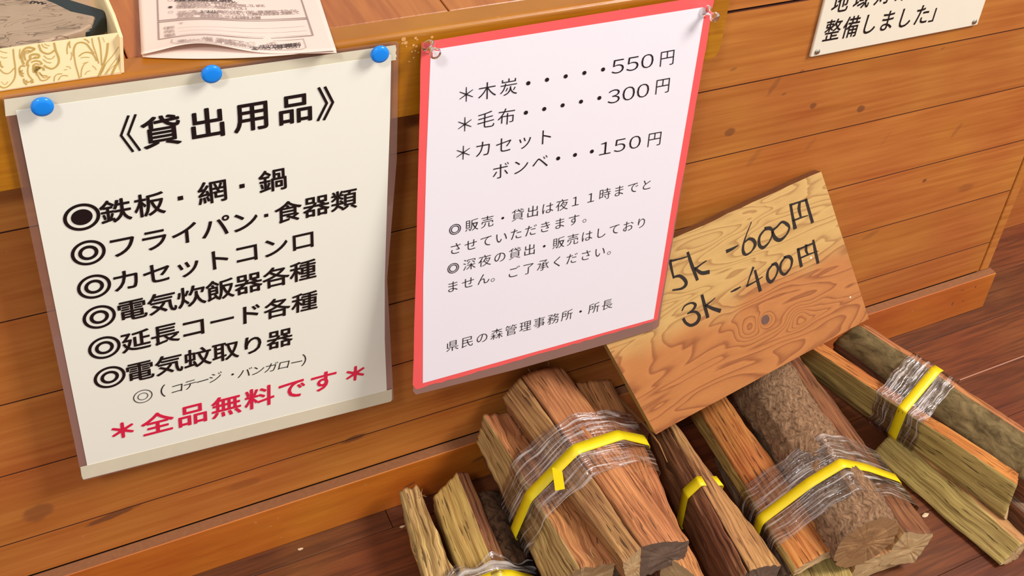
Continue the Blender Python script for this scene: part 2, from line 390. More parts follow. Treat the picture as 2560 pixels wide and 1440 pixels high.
# ---------------- notice 2 (prices)
a_, b2, c_ = wy((1053, 106), -.0265), wy((1790, -14), -.0265), wy((1642, 797), -.070)
PB = Plane(a_, (b2 - a_).cross(c_ - a_))
noticeB = tag(empty('laminated_notice', PB((1370, 480))), 'laminated price notice on coral red backing card, held by clear push pins', 'notice')
sheet('laminate', PB, [(1055, 112), (1033, 978), (1040, 987), (1300, 921), (1518, 860), (1640, 822), (1647, 815), (1655, 760), (1786, -10)], -0.0006, .0002, M_lam, noticeB, 'clear plastic margin')
edge = []
rr_ = random.Random(2)
def jag(p, q, n, amp):
    return [(p[0] + (q[0] - p[0]) * i / n + rr_.uniform(-amp, amp), p[1] + (q[1] - p[1]) * i / n + rr_.uniform(-amp, amp)) for i in range(n)]
sheet('backing_card', PB, jag((1053, 106), (1033, 960), 12, .8) + [(1032, 962), (1038, 972)] + jag((1045, 972), (1642, 801), 40, 1.4) + jag((1645, 797), (1788, -14), 24, .8) + [(1789, -14)], -0.0002, .0003, M_redboard, noticeB, 'coral red card with a ragged edge')
sheet('paper', PB, [(1077, 125), (1066, 400), (1058, 700), (1057, 958), (1634, 797), (1681, 505), (1723, 260), (1764, 17)], 0.0, .0001, M_paperB, noticeB)
I = Ink(PB, .0004)
E1 = .0178
T = -0.009
def seq(txt, p0, p1, size, **k): I.line(txt, p0, p1, size, **k)
def dots(p, q, n):
    for i in range(n):
        c = (p[0] + (q[0] - p[0]) * i / (n - 1), p[1] + (q[1] - p[1]) * i / (n - 1)); I.ring(c, (c[0] + 50, c[1] - 9), 0, .0020, 16)
def star(p): seq('＊', p, (p[0] + 100, p[1] - 18), .0185, bold=T)
def cutB(): I.cut(M_ink, noticeB)
DG = dict(bold=T, sx=1.36, sy=1.06)
star((1166, 236)); seq('木炭', (1218.3, 226.7), (1272.3, 217), E1, bold=T); dots((1321, 208), (1508, 173.7), 5); seq('５５０', (1546, 165), (1619, 152), E1, **DG); seq('円', (1668.3, 144), (1770, 125), E1, bold=T); cutB()
star((1162.3, 310.7)); seq('毛布', (1215, 299), (1266.7, 291), E1, bold=T); dots((1315, 281.7), (1498.7, 245), 5); seq('３００', (1536, 240), (1608, 226), E1, **DG); seq('円', (1657, 214), (1760, 195), E1, bold=T); cutB()
star((1158.3, 381.7)); seq('カセット', (1208.3, 371.7), (1363, 342), E1, bold=T); cutB()
seq('ボンベ', (1252, 427), (1351, 405), E1, bold=T); dots((1395.7, 396), (1480, 378.7), 3); seq('１５０', (1513, 370), (1588, 355), E1 * .97, **DG); seq('円', (1636.7, 347), (1740, 328), E1 * .97, bold=T); cutB()
E2 = .0136
seq('◎', (1140, 572.2), (1240, 550), E2 * 1.05, bold=-.008); seq('販売・貸出は夜', (1180, 562.5), (1405.6, 512), E2, bold=T); seq('１１', (1439, 502.5), (1477.6, 493.7), E2, bold=T); seq('時までと', (1512.6, 484.7), (1617, 461.4), E2, bold=T); cutB()
seq('させていただきます', (1139.2, 621), (1434.8, 549.5), E2, bold=T); seq('。', (1472, 541), (1572, 518), E2, bold=T); cutB()
seq('◎', (1135.3, 669.5), (1235, 647), E2 * 1.05, bold=-.008); seq('深夜の貸出・販売はしており', (1174, 660.5), (1604, 557), E2, bold=T); cutB()
seq('ません', (1132, 716.2), (1209, 697), E2, bold=T); seq('。', (1243, 689), (1300, 676), E2, bold=T); seq('ご了承ください', (1284, 680), (1500, 629.5), E2, bold=T); seq('。', (1533, 622), (1590, 609), E2, bold=T); cutB()
seq('県民の森管理事務所・所長', (1131.4, 864), (1518.4, 760.9), E2, bold=T); cutB()


# ---------------- plate sign top right
PSn = Plane((0, -.0035, 0), (0, -1, 0))
M_plate = plain('ivory_plastic_plate', srgb(238, 228, 208), .3, noise_amt=.02)
M_steel = plain('steel_screw', (.55, .5, .42, 1), .3); M_steel.node_tree.nodes['Principled BSDF'].inputs['Metallic'].default_value = 1
sign = tag(empty('wall_plate', wy((2250, 40), -.003)), 'ivory plastic plate with black lettering screwed to the plank wall', 'sign')
c0, c1 = wy((2026, 144), -.0035), wy((2443, 65), -.0035)
ps = box_mesh('plate', (c0.x, -.0035, c0.z), (c1.x, 0.0, c0.z + .16), .0012, 2)
keep(link('plate', ps, M_plate), sign)
I = Ink(PSn, .0003)
I.line('整備しました', (2082, 75), (2306, 36), .0245, .006, sx=.92, sy=1.15); I.line('」', (2346, 28), (2412, 16), .0235, .004, sx=.95, sy=1.1); I.cut(M_ink, sign)
I.line('地域対策', (2103, 4), (2262, -26), .0245, .006, sx=.92, sy=1.15)
I.cut(M_ink, sign)
for px in ((2043, 129), (2436, 54)):
    c = wy(px, -.0035)
    vs, fs = lathe([(.0034, 0), (.0034, .0004), (.0028, .0012), (.0016, .0018), (.0004, .0020)], 20)
    o = keep(link('screw', mesh('screw', [(c.x + v[0], c.y - v[2], c.z + v[1]) for v in vs], [f[::-1] for f in fs], smooth=True), M_steel), sign)

# ---------------- tacks and pins
M_blue = plain('blue_plastic', srgb(8, 138, 242), .22, noise_amt=.02); M_blue.node_tree.nodes['Principled BSDF'].inputs['Coat Weight'].default_value = .3
def tack(px, label):
    c = wy(px, YA - .009); base = Vector((c.x, YA, c.z))
    t = tag(empty('thumbtack', base), label, 'thumbtack', 'blue thumbtacks on the notice')
    vs, fs = lathe([(.0028, .0015), (.0032, .0045), (.0068, .0050), (.0074, .0058), (.0074, .0074), (.0070, .0085), (.0045, .0089), (.0005, .0090)], 36)
    o = link('head', mesh('head', [(v[0], -v[2], v[1]) for v in vs], [f[::-1] for f in fs], smooth=True), M_blue, t)
    vs, fs = lathe([(.0005, -.006), (.0006, .002)], 8)
    link('pin', mesh('pin', [(v[0], -v[2], v[1]) for v in vs], fs), M_steel, t)
tack((107, 271), 'blue thumbtack at the upper left corner of the notice with bold black type')
tack((531, 189), 'blue thumbtack in the middle of the top tape, between the other two')
tack((952, 139), 'blue thumbtack at the upper right corner, beside the red backed notice')
m, nt, N, L, b = new_mat('clear_pin_plastic'); M_clear = m
b.inputs['Transmission Weight'].default_value = 1; b.inputs['Roughness'].default_value = .03; b.inputs['IOR'].default_value = 1.45; b.inputs['Base Color'].default_value = (1, .95, .92, 1)
def pushpin(px, label):
    base = PB(px, .0004); t = tag(empty('push_pin', base), label, 'push pin', 'clear push pins on the red card')
    prof = [(.0012, .0004), (.0056, .0006), (.0060, .0014), (.0056, .0024), (.0030, .0040), (.0024, .0062), (.0024, .0105), (.0034, .0128), (.0048, .0138), (.0050, .0152), (.0044, .0164), (.0015, .0168)]
    vs, fs = lathe(prof, 28); tl = Matrix.Rotation(-.10, 3, 'X')
    link('spool', mesh('spool', [tl @ Vector((v[0], -v[2], v[1])) for v in vs], [f[::-1] for f in fs], smooth=True), M_clear, t)
    vs, fs = lathe([(.0004, -.006), (.0005, .006)], 8)
    link('needle', mesh('needle', [tl @ Vector((v[0], -v[2], v[1])) for v in vs], fs), M_steel, t)
pushpin((1071, 114), 'clear push pin at the upper left corner of the red card')
pushpin((1765, 26), 'clear push pin at the upper right corner of the red card')

# ------------------------------------------------------------------ plywood price board
n_ = Vector((0, 1, -.5)).normalized(); PP = Plane(wy((2055, 428), -.012), n_)
nn = -n_
def ply_mat():
    m, nt, N, L, b = new_mat('larch_plywood')
    tc = N.new('ShaderNodeTexCoord'); mp = N.new('ShaderNodeMapping'); L.new(tc.outputs['UV'], mp.inputs[0])
    mp.inputs['Scale'].default_value = (4.6, 21, 1); mp.inputs['Rotation'].default_value = (0, 0, -.12)
    nz = N.new('ShaderNodeTexNoise'); nz.inputs['Scale'].default_value = 1.0; nz.inputs['Detail'].default_value = 2.6; nz.inputs['Roughness'].default_value = .45; nz.inputs['Distortion'].default_value = .5
    # knot swirl: distance fields round the knots bend the rings
    sp = N.new('ShaderNodeSeparateXYZ'); L.new(tc.outputs['UV'], sp.inputs[0])
    L.new(mp.outputs[0], nz.inputs['Vector'])
    val = nz.outputs['Fac']
    for (kx, ky, rad, amp) in KPLY:
        dx = mathn(N, L, 'SUBTRACT', sp.outputs['X'], kx); dy = mathn(N, L, 'MULTIPLY', mathn(N, L, 'SUBTRACT', sp.outputs['Y'], ky), 1.3)
        d = mathn(N, L, 'ADD', mathn(N, L, 'MULTIPLY', dx, dx), mathn(N, L, 'MULTIPLY', dy, dy))
        g = mathn(N, L, 'POWER', 2.718, mathn(N, L, 'MULTIPLY', d, -1 / (rad * rad)))
        val = mathn(N, L, 'ADD', val, mathn(N, L, 'MULTIPLY', g, amp))
    fr = mathn(N, L, 'FRACT', mathn(N, L, 'MULTIPLY', val, 15.0))
    cr = N.new('ShaderNodeValToRGB'); e = cr.color_ramp.elements
    e[0].position = 0; e[0].color = (0, 0, 0, 1); e[1].position = .62; e[1].color = (.25, .25, .25, 1)
    x = e.new(.90); x.color = (1, 1, 1, 1); x = e.new(1.0); x.color = (.05, .05, .05, 1)
    L.new(fr, cr.inputs[0])
    # lower half: redder veneer, upper: paler
    nb = N.new('ShaderNodeTexNoise'); nb.inputs['Scale'].default_value = 9; L.new(tc.outputs['UV'], nb.inputs['Vector'])
    h = mathn(N, L, 'ADD', sp.outputs['Y'], mathn(N, L, 'MULTIPLY', mathn(N, L, 'SUBTRACT', nb.outputs['Fac'], .5), .09))
    mr = N.new('ShaderNodeMapRange'); mr.interpolation_type = 'SMOOTHSTEP'; mr.inputs[1].default_value = .085; mr.inputs[2].default_value = .125; L.new(h, mr.inputs[0])
    A = N.new('ShaderNodeMix'); A.data_type = 'RGBA'; A.inputs[6].default_value = srgb(192, 124, 66); A.inputs[7].default_value = srgb(206, 166, 100); L.new(mr.outputs[0], A.inputs[0])
    Bm = N.new('ShaderNodeMix'); Bm.data_type = 'RGBA'; Bm.inputs[6].default_value = srgb(134, 72, 36); Bm.inputs[7].default_value = srgb(156, 110, 60); L.new(mr.outputs[0], Bm.inputs[0])
    nf = N.new('ShaderNodeTexNoise'); nf.inputs['Scale'].default_value = 25; nf.inputs['Detail'].default_value = 6; L.new(mp.outputs[0], nf.inputs['Vector'])
    fac = mathn(N, L, 'ADD', mathn(N, L, 'MULTIPLY', cr.outputs[0], .72), mathn(N, L, 'MULTIPLY', nf.outputs['Fac'], .28))
    Cm = N.new('ShaderNodeMix'); Cm.data_type = 'RGBA'; L.new(fac, Cm.inputs[0]); L.new(A.outputs[2], Cm.inputs[6]); L.new(Bm.outputs[2], Cm.inputs[7])
    L.new(Cm.outputs[2], b.inputs['Base Color']); b.inputs['Roughness'].default_value = .5
    return m
TL, TR, BR, BL = [PP(p) for p in ((1432, 709), (2053, 429), (2172, 797), (1640, 1086))]
ux = (TR - TL).normalized(); uy = nn.cross(ux)
def puv(P): d = P - BL; return ((d).dot(ux), d.dot(uy))
KPLY = [puv(PP((1914, 800))) + (.010, .20), puv(PP((1874, 818))) + (.017, -.24), puv(PP((1995, 790))) + (.016, .25), puv(PP((1600, 860))) + (.03, .12)]
M_ply = ply_mat()
M_plyedge = plain('aged_plywood_edge', srgb(112, 66, 28), .8, noise_amt=.3, scale=150)
M_plyedge2 = plain('plywood_side_edge', srgb(150, 118, 58), .8, noise_amt=.3, scale=150)
board = tag(empty('plywood_board', BL.lerp(TR, .5)), 'square of plywood with hand painted prices leaning on the wall behind the firewood', 'board')
TH = .012
def plyboard():
    nu = 16; pts = []
    def side(a, b_, n, amp): return [a.lerp(b_, i / n) + (nn.cross((b_ - a).normalized())) * (rr_.uniform(-amp, amp) if 0 < i else 0) for i in range(n)]
    pts = side(TL, BL, 6, .0001) + side(BL, BR, 14, .0003) + side(BR, TR, 8, .0003) + side(TR, TL, 20, .0009)
    k = len(pts); vs = pts + [p - nn * TH for p in pts]
    fs = [tuple(range(k)), tuple(range(2 * k - 1, k - 1, -1))] + [(i, i + k, (i + 1) % k + k, (i + 1) % k) for i in range(k)]
    mi = [0, 1] + [2 if i < 28 else 1 for i in range(k)]
    return mesh('panel', vs, fs, uvs=[puv(v) for v in vs], mi=mi)
keep(link('panel', plyboard(), [M_ply, M_plyedge, M_plyedge2]), board)
M_sumi = plain('black_brush_paint', srgb(34, 20, 12), .55)
I = Ink(PP, .0003)
Z4 = lambda pts: [(1640 + x / 3.6, 460 + y / 3.6) for x, y in pts]
def st(pts, w_, sm=True): I.stroke(Z4(pts), [k * .0007 for k in w_] if isinstance(w_, list) else w_ * .0007, sm)
st([(112, 697), (190, 680), (278, 655)], [4, 3, 2]); st([(126, 690), (142, 770), (160, 845)], [5, 4, 3]); st([(158, 838), (215, 828), (262, 865), (270, 905), (232, 940), (152, 955)], [3, 5, 6, 5.5, 4, 2.5])
st([(287, 618), (325, 735), (372, 860)], [4.5, 6, 5]); st([(452, 692), (400, 728), (348, 768)], [2, 2.5, 4]); st([(350, 758), (410, 800), (474, 792)], [4, 6, 6.5])
st([(640, 605), (690, 582), (740, 552)], [6, 4.5, 1.5])
st([(860, 343), (815, 455), (785, 560), (790, 620), (820, 634), (865, 600), (893, 545), (875, 503), (835, 495), (800, 525)], [1.5, 2, 4, 6, 3.5, 2.5, 6, 6, 4, 2])
st([(988, 402), (935, 470), (930, 545), (965, 572), (1020, 520), (1050, 440), (1030, 400), (985, 402)], [3, 4, 6, 5.5, 2.5, 3, 6, 6])
st([(1090, 385), (1050, 425), (1075, 488), (1120, 503), (1175, 455), (1200, 395), (1180, 362), (1135, 342), (1090, 385)], [3, 5, 7, 6, 3, 4, 6, 4, 3])
st([(1212, 185), (1230, 290), (1252, 395)], [5, 5, 7]); st([(1208, 190), (1280, 165), (1358, 142)], [4, 3, 4]); st([(1350, 140), (1378, 240), (1408, 342)], [5, 5.5, 6]); st([(1293, 170), (1288, 225), (1302, 290)], [5, 6, 4]); st([(1235, 330), (1300, 305), (1368, 283)], [3, 3, 1.5])
I.cut(M_sumi, board, 'black brush lettering')
st([(235, 1140), (262, 1095), (320, 1070), (355, 1088), (335, 1130), (285, 1168)], [2, 2.5, 3, 5, 4, 2]); st([(290, 1162), (355, 1150), (390, 1190), (370, 1245), (315, 1272), (270, 1250), (248, 1215)], [2, 4, 6, 6, 5, 4.5, 5])
st([(415, 1003), (440, 1100), (466, 1197)], [5, 6, 5.5]); st([(532, 1026), (490, 1062), (445, 1098)], [1.5, 2, 3]); st([(452, 1092), (510, 1120), (575, 1140)], [4, 5.5, 6.5])
st([(676, 970), (718, 950), (762, 926)], [2, 4, 2])
st([(876, 752), (845, 835), (820, 918)], [4, 2.5, 2]); st([(818, 918), (890, 880), (960, 835)], [4, 2.5, 1.5]); st([(892, 780), (915, 870), (938, 958)], [4, 5.5, 6])
st([(1055, 722), (1010, 780), (1005, 850), (1035, 880), (1075, 835), (1098, 765), (1080, 720), (1045, 728)], [3, 4, 6, 6, 3, 4, 6, 4])
st([(1165, 658), (1125, 715), (1122, 785), (1160, 812), (1210, 755), (1224, 690), (1200, 655), (1155, 660)], [3, 4, 5, 5, 3, 5, 6, 4])
st([(1280, 585), (1292, 660), (1308, 738)], [5, 5.5, 6]); st([(1276, 592), (1345, 562), (1410, 535)], [4, 3, 3]); st([(1416, 508), (1435, 605), (1458, 708)], [4, 6, 5.5]); st([(1352, 552), (1352, 600), (1368, 632)], [5, 5, 3]); st([(1303, 665), (1380, 632), (1462, 603)], [3, 3, 1])
I.cut(M_sumi, board, 'black brush lettering')
I = Ink(PP, .0002); I.ring(Z4([(985, 1222)])[0], Z4([(1100, 1190)])[0], 0, .0056, 24)
I.build('knot', plain('dark_knot', srgb(104, 74, 62), .6, noise_amt=.2, scale=300), board, 'round dark knot')
M_speck = plain('white_speck', (.8, .78, .7, 1), .6)
I = Ink(PP, .0003); I.ring(Z4([(1395, 663)])[0], Z4([(1500, 640)])[0], 0, .0013, 12); I.cut(M_speck, board, 'white paint speck', 'paint_speck')
I.ring((2126, 743), (2180, 730), 0, .0011, 10); I.cut(M_speck, board, 'white paint speck', 'paint_speck')

# ------------------------------------------------------------------ firewood
MATS = {}
def wood(light, dark, key):
    if key in MATS: return MATS[key]
    m, nt, N, L, b = new_mat('split_wood_' + key)
    tc = N.new('ShaderNodeTexCoord'); mp = N.new('ShaderNodeMapping'); mp.inputs['Scale'].default_value = (11, 330, 1); L.new(tc.outputs['UV'], mp.inputs[0])
    oi = N.new('ShaderNodeObjectInfo'); ad = N.new('ShaderNodeVectorMath'); ad.operation = 'ADD'; L.new(mp.outputs[0], ad.inputs[0]); L.new(mathn(N, L, 'MULTIPLY', oi.outputs['Random'], 50.0), ad.inputs[1])
    n = N.new('ShaderNodeTexNoise'); n.inputs['Scale'].default_value = 1; n.inputs['Detail'].default_value = 7; n.inputs['Roughness'].default_value = .62; n.inputs['Distortion'].default_value = .35; L.new(ad.outputs[0], n.inputs['Vector'])
    mr = N.new('ShaderNodeMapRange'); mr.inputs[1].default_value = .36; mr.inputs[2].default_value = .63; L.new(n.outputs['Fac'], mr.inputs[0])
    mx = N.new('ShaderNodeMix'); mx.data_type = 'RGBA'; mx.inputs[6].default_value = dark; mx.inputs[7].default_value = light; L.new(mr.outputs[0], mx.inputs[0])
    # big tone drift
    n2 = N.new('ShaderNodeTexNoise'); n2.inputs['Scale'].default_value = 16; n2.inputs['Detail'].default_value = 2; L.new(tc.outputs['Object'], n2.inputs['Vector'])
    hs = N.new('ShaderNodeHueSaturation'); L.new(mx.outputs[2], hs.inputs['Color'])
    L.new(mathn(N, L, 'ADD', mathn(N, L, 'MULTIPLY', n2.outputs['Fac'], .5), .75), hs.inputs['Value']); L.new(mathn(N, L, 'ADD', mathn(N, L, 'MULTIPLY', n2.outputs['Fac'], .03), .485), hs.inputs['Hue'])
    # short dark cracks along the grain
    mp3 = N.new('ShaderNodeMapping'); mp3.inputs['Scale'].default_value = (26, 330, 1); L.new(tc.outputs['UV'], mp3.inputs[0])
    n3 = N.new('ShaderNodeTexNoise'); n3.inputs['Scale'].default_value = 1; n3.inputs['Detail'].default_value = 2; L.new(mp3.outputs[0], n3.inputs['Vector'])
    cr = N.new('ShaderNodeMapRange'); cr.inputs[1].default_value = .63; cr.inputs[2].default_value = .675; L.new(n3.outputs['Fac'], cr.inputs[0])
    cm = N.new('ShaderNodeMix'); cm.data_type = 'RGBA'; L.new(mathn(N, L, 'MULTIPLY', cr.outputs[0], .75), cm.inputs[0]); L.new(hs.outputs[0], cm.inputs[6]); cm.inputs[7].default_value = (.06, .025, .01, 1)
    L.new(cm.outputs[2], b.inputs['Base Color']); b.inputs['Roughness'].default_value = .72; b.inputs['Specular IOR Level'].default_value = .3
    bp = N.new('ShaderNodeBump'); bp.inputs['Strength'].default_value = .8; bp.inputs['Distance'].default_value = .0012
    L.new(mathn(N, L, 'SUBTRACT', n.outputs['Fac'], cr.outputs[0]), bp.inputs['Height']); L.new(bp.outputs[0], b.inputs['Normal'])
    MATS[key] = m; return m
def bark(c1, c2, key, sc=90, bump=1.0):
    key = 'bark ' + key
    if key in MATS: return MATS[key]
    m, nt, N, L, b = new_mat('bark_' + key)
    tc = N.new('ShaderNodeTexCoord'); mp = N.new('ShaderNodeMapping'); mp.inputs['Scale'].default_value = (.6, 1, 1); L.new(tc.outputs['UV'], mp.inputs[0])
    n = N.new('ShaderNodeTexNoise'); n.inputs['Scale'].default_value = sc; n.inputs['Detail'].default_value = 8; n.inputs['Roughness'].default_value = .68; n.inputs['Distortion'].default_value = .6; L.new(mp.outputs[0], n.inputs['Vector'])
    v = N.new('ShaderNodeTexVoronoi'); v.feature = 'DISTANCE_TO_EDGE'; v.inputs['Scale'].default_value = sc * 1.6; L.new(n.outputs['Color'], v.inputs['Vector'])
    mr = N.new('ShaderNodeMapRange'); mr.inputs[1].default_value = .36; mr.inputs[2].default_value = .64; L.new(n.outputs['Fac'], mr.inputs[0])
    mx = N.new('ShaderNodeMix'); mx.data_type = 'RGBA'; mx.inputs[6].default_value = c2; mx.inputs[7].default_value = c1; L.new(mr.outputs[0], mx.inputs[0])
    L.new(mx.outputs[2], b.inputs['Base Color']); b.inputs['Roughness'].default_value = .85; b.inputs['Specular IOR Level'].default_value = .2
    bp = N.new('ShaderNodeBump'); bp.inputs['Strength'].default_value = bump; bp.inputs['Distance'].default_value = .002; L.new(n.outputs['Fac'], bp.inputs['Height']); L.new(bp.outputs[0], b.inputs['Normal'])
    MATS[key] = m; return m
RED = wood(srgb(208, 140, 88), srgb(132, 76, 40), 'russet'); PALE = wood(srgb(216, 178, 114), srgb(128, 90, 48), 'pale')
YEL = wood(srgb(218, 182, 106), srgb(164, 124, 60), 'yellow'); GRN = wood(srgb(198, 170, 100), srgb(138, 110, 56), 'greenish'); BRN = wood(srgb(150, 96, 62), srgb(84, 48, 28), 'brown')
ORG = wood(srgb(210, 140, 74), srgb(160, 84, 34), 'orange'); TAN = wood(srgb(202, 150, 94), srgb(126, 82, 46), 'tan'); GRY = wood(srgb(150, 118, 92), srgb(96, 74, 56), 'grey')
BKB = bark(srgb(176, 138, 104), srgb(98, 70, 48), 'brown', 260); BKO = bark(srgb(140, 120, 80), srgb(82, 66, 40), 'olive', 70, .35); BKD = bark(srgb(110, 78, 54), srgb(52, 34, 24), 'dark', 160)
ENDG = bark(srgb(134, 110, 92), srgb(90, 70, 58), 'end_grey', 150, .4); ENDP = bark(srgb(220, 188, 140), srgb(168, 128, 84), 'end_pale', 150, .4); ENDT = bark(srgb(190, 146, 100), srgb(130, 92, 60), 'end_tan', 150, .4)

class Bundle:
    def __init__(s, name, loc, label, cat='firewood bundle'):
        s.root = tag(empty(name, loc), label, cat, 'firewood bundles on the floor'); s.lines = []
def catm(a, t): return a[0].lerp(a[1], t)
LOGN = [0]
def log(bd, edges, mats, endmat, bulge=None, rough=.0016, label=None, nl=56, seed=None, endjag=.0004, name='log', wob=.0015, ends=(0, 1)):
    """edges: (back point, front point) round the section, in order; mats[k] = surface between edge k and k+1"""
    LOGN[0] += 1; sd = seed if seed is not None else LOGN[0] * 13.7
    k = len(edges); NP = 11; iso = name == 'log' and mats[0] in (BKB, BKD)
    ml = []
    for m_ in mats + [endmat]:
        if m_ not in ml: ml.append(m_)
    bulge = bulge or [0] * k
    C0 = sum((e[0] for e in edges), Vector()) / k; C1 = sum((e[1] for e in edges), Vector()) / k
    Lg = (C1 - C0).length; ax = (C1 - C0).normalized()
    rings, uvs, vs = [], [], []
    per = k * NP; fm = []
    for j in range(nl + 1):
        t = j / nl; c = C0.lerp(C1, t); v = 0.0; prev = None
        pr = [catm(e, t) for e in edges]
        for q in range(k):
            a, b_ = pr[q], pr[(q + 1) % k]
            out = ((a + b_) / 2 - c); out -= ax * out.dot(ax)
            if out.length > 1e-6: out.normalize()
            for i in range(NP):
                f = i / NP; P = a.lerp(b_, f) + out * (bulge[q] * 4 * f * (1 - f))
                per_pos = (q * 31.7 + f * (b_ - a).length * 1000 / 4.2)
                rad = (P - c); rad -= ax * rad.dot(ax); rl = rad.length; rad.normalize()
                d = noise.noise(Vector((t * Lg * 9 + sd, per_pos * .55, sd))) * rough * 1.3
                d += noise.noise(Vector((t * Lg * 38 + sd, per_pos * 1.4, 7 + sd))) * rough * .7
                if iso: d = noise.fractal(P * 95 + Vector((sd, 0, 0)), .9, 2.1, 4) * rough * .9
                d += noise.noise(Vector((t * Lg * 14, sd + q * .8, 3))) * wob * 1.6
                if i == 0: d += noise.noise(Vector((t * Lg * 70 + sd, q * 3, 9))) * rough * .6 - rough * .3
                P = P + rad * d
                if j in (0, nl): P = P + ax * noise.noise(Vector((per_pos * .8, sd, j))) * endjag * 3
                if prev is not None: v += (P - prev).length
                prev = P; vs.append(P); uvs.append((t * Lg, v + sd * .01))
    fs, mi = [], []
    for j in range(nl):
        for i in range(per):
            a = j * per + i; b_ = j * per + (i + 1) % per
            fs.append((a, b_, b_ + per, a + per)); mi.append(ml.index(mats[i // NP]))
    # end caps as inner rings
    for j, sgn in ((0, 1), (nl, -1)):
        base = j * per; cc = sum((vs[base + i] for i in range(per)), Vector()) / per
        prv = base
        for rn, fc in enumerate((.66, .33)):
            st_ = len(vs)
            for i in range(per):
                P = cc + (vs[base + i] - cc) * fc; P = P + ax * noise.noise(P * 120) * .0004
                vs.append(P); d = vs[-1] - cc; uvs.append((d.x * .3 + sd, (d.z + d.y * .5) * .4))
            for i in range(per):
                i2 = (i + 1) % per; q4 = (prv + i, st_ + i, st_ + i2, prv + i2)
                fs.append(q4 if sgn > 0 else q4[::-1]); mi.append(ml.index(endmat))
            prv = st_
        fs.append(tuple(prv + i for i in range(per))[::(1 if sgn > 0 else -1)]); mi.append(ml.index(endmat))
    me = mesh(name, vs, fs, uvs=uvs, mi=mi)
    me.polygons.foreach_set('use_smooth', [i < nl * per for i in range(len(fs))])
    o = keep(link(name, me, ml), bd.root)
    if label: o['label'] = label
    bd.lines += [tuple(e) for e in edges]
    return o
def off(e, b_, f=None):      # an edge moved by (dx, dz) at back and front
    f = f or b_; return (e[0] + Vector((b_[0], b_[2] if len(b_) > 2 else 0, b_[1])), e[1] + Vector((f[0], f[2] if len(f) > 2 else 0, f[1])))
def ext(a, b_, t0, t1=1.0): d = b_ - a; return (a + d * t0, a + d * t1)
def roundlog(bd, c0, c1, r0, r1, mat, endmat, rough=.003, label=None, flat=None, sd=None):
    ax = (c1 - c0).normalized(); sx_ = ax.cross(Vector((0, 0, 1))).normalized(); up = sx_.cross(ax)
    ed = []
    for i in range(6):
        a = PI / 6 + i * PI / 3; u = sx_ * math.cos(a) + up * math.sin(a)
        ed.append((c0 + u * r0, c1 + u * r1))
    # edges run clockwise seen from the front
    ed = ed[::-1]
    return log(bd, ed, [mat] * 6, endmat, bulge=[(r0 + r1) / 2 * .134 * 1.0] * 6, rough=rough, label=label, wob=.003, seed=sd)

m, nt, N, L, b = new_mat('stretch_film'); M_film = m
tc = N.new('ShaderNodeTexCoord'); mp = N.new('ShaderNodeMapping'); mp.inputs['Scale'].default_value = (16, 330, 1); L.new(tc.outputs['UV'], mp.inputs[0])
n1 = N.new('ShaderNodeTexNoise'); n1.inputs['Scale'].default_value = 1; n1.inputs['Detail'].default_value = 4; n1.inputs['Distortion'].default_value = .8; L.new(mp.outputs[0], n1.inputs['Vector'])
mp2 = N.new('ShaderNodeMapping'); mp2.inputs['Scale'].default_value = (70, 160, 1); L.new(tc.outputs['UV'], mp2.inputs[0])
n2 = N.new('ShaderNodeTexNoise'); n2.inputs['Scale'].default_value = 1; n2.inputs['Detail'].default_value = 3; L.new(mp2.outputs[0], n2.inputs['Vector'])
hgt = mathn(N, L, 'ADD', n1.outputs['Fac'], mathn(N, L, 'MULTIPLY', n2.outputs['Fac'], .5))
bp = N.new('ShaderNodeBump'); bp.inputs['Strength'].default_value = 1.0; bp.inputs['Distance'].default_value = .0026; L.new(hgt, bp.inputs['Height'])
gl = N.new('ShaderNodeBsdfGlossy'); gl.inputs['Roughness'].default_value = .09; gl.inputs['Color'].default_value = (1, 1, 1, 1); L.new(bp.outputs[0], gl.inputs['Normal'])
dd = N.new('ShaderNodeBsdfDiffuse'); dd.inputs['Color'].default_value = (.95, .86, .80, 1)
dt = N.new('ShaderNodeBsdfTranslucent'); dt.inputs['Color'].default_value = (.95, .86, .80, 1)
df = N.new('ShaderNodeMixShader'); df.inputs[0].default_value = .35; L.new(dd.outputs[0], df.inputs[1]); L.new(dt.outputs[0], df.inputs[2])
tr = N.new('ShaderNodeBsdfTransparent'); tr.inputs[0].default_value = (.985, .98, .975, 1)
mr = N.new('ShaderNodeMapRange'); mr.inputs[1].default_value = .52; mr.inputs[2].default_value = .72; mr.inputs[3].default_value = .015; mr.inputs[4].default_value = .85; L.new(n1.outputs['Fac'], mr.inputs[0])
mA = N.new('ShaderNodeMixShader'); L.new(mr.outputs[0], mA.inputs[0]); L.new(tr.outputs[0], mA.inputs[1]); L.new(df.outputs[0], mA.inputs[2])
fr = N.new('ShaderNodeFresnel'); fr.inputs[0].default_value = 1.6
mB = N.new('ShaderNodeMixShader'); L.new(mathn(N, L, 'ADD', mathn(N, L, 'MULTIPLY', fr.outputs[0], 1.0), .05, True), mB.inputs[0]); L.new(mA.outputs[0], mB.inputs[1]); L.new(gl.outputs[0], mB.inputs[2]); L.new(mB.outputs[0], N['Material Output'].inputs[0])
M_strap = plain('yellow_strap', srgb(236, 208, 20), .38, noise_amt=.08, scale=120)

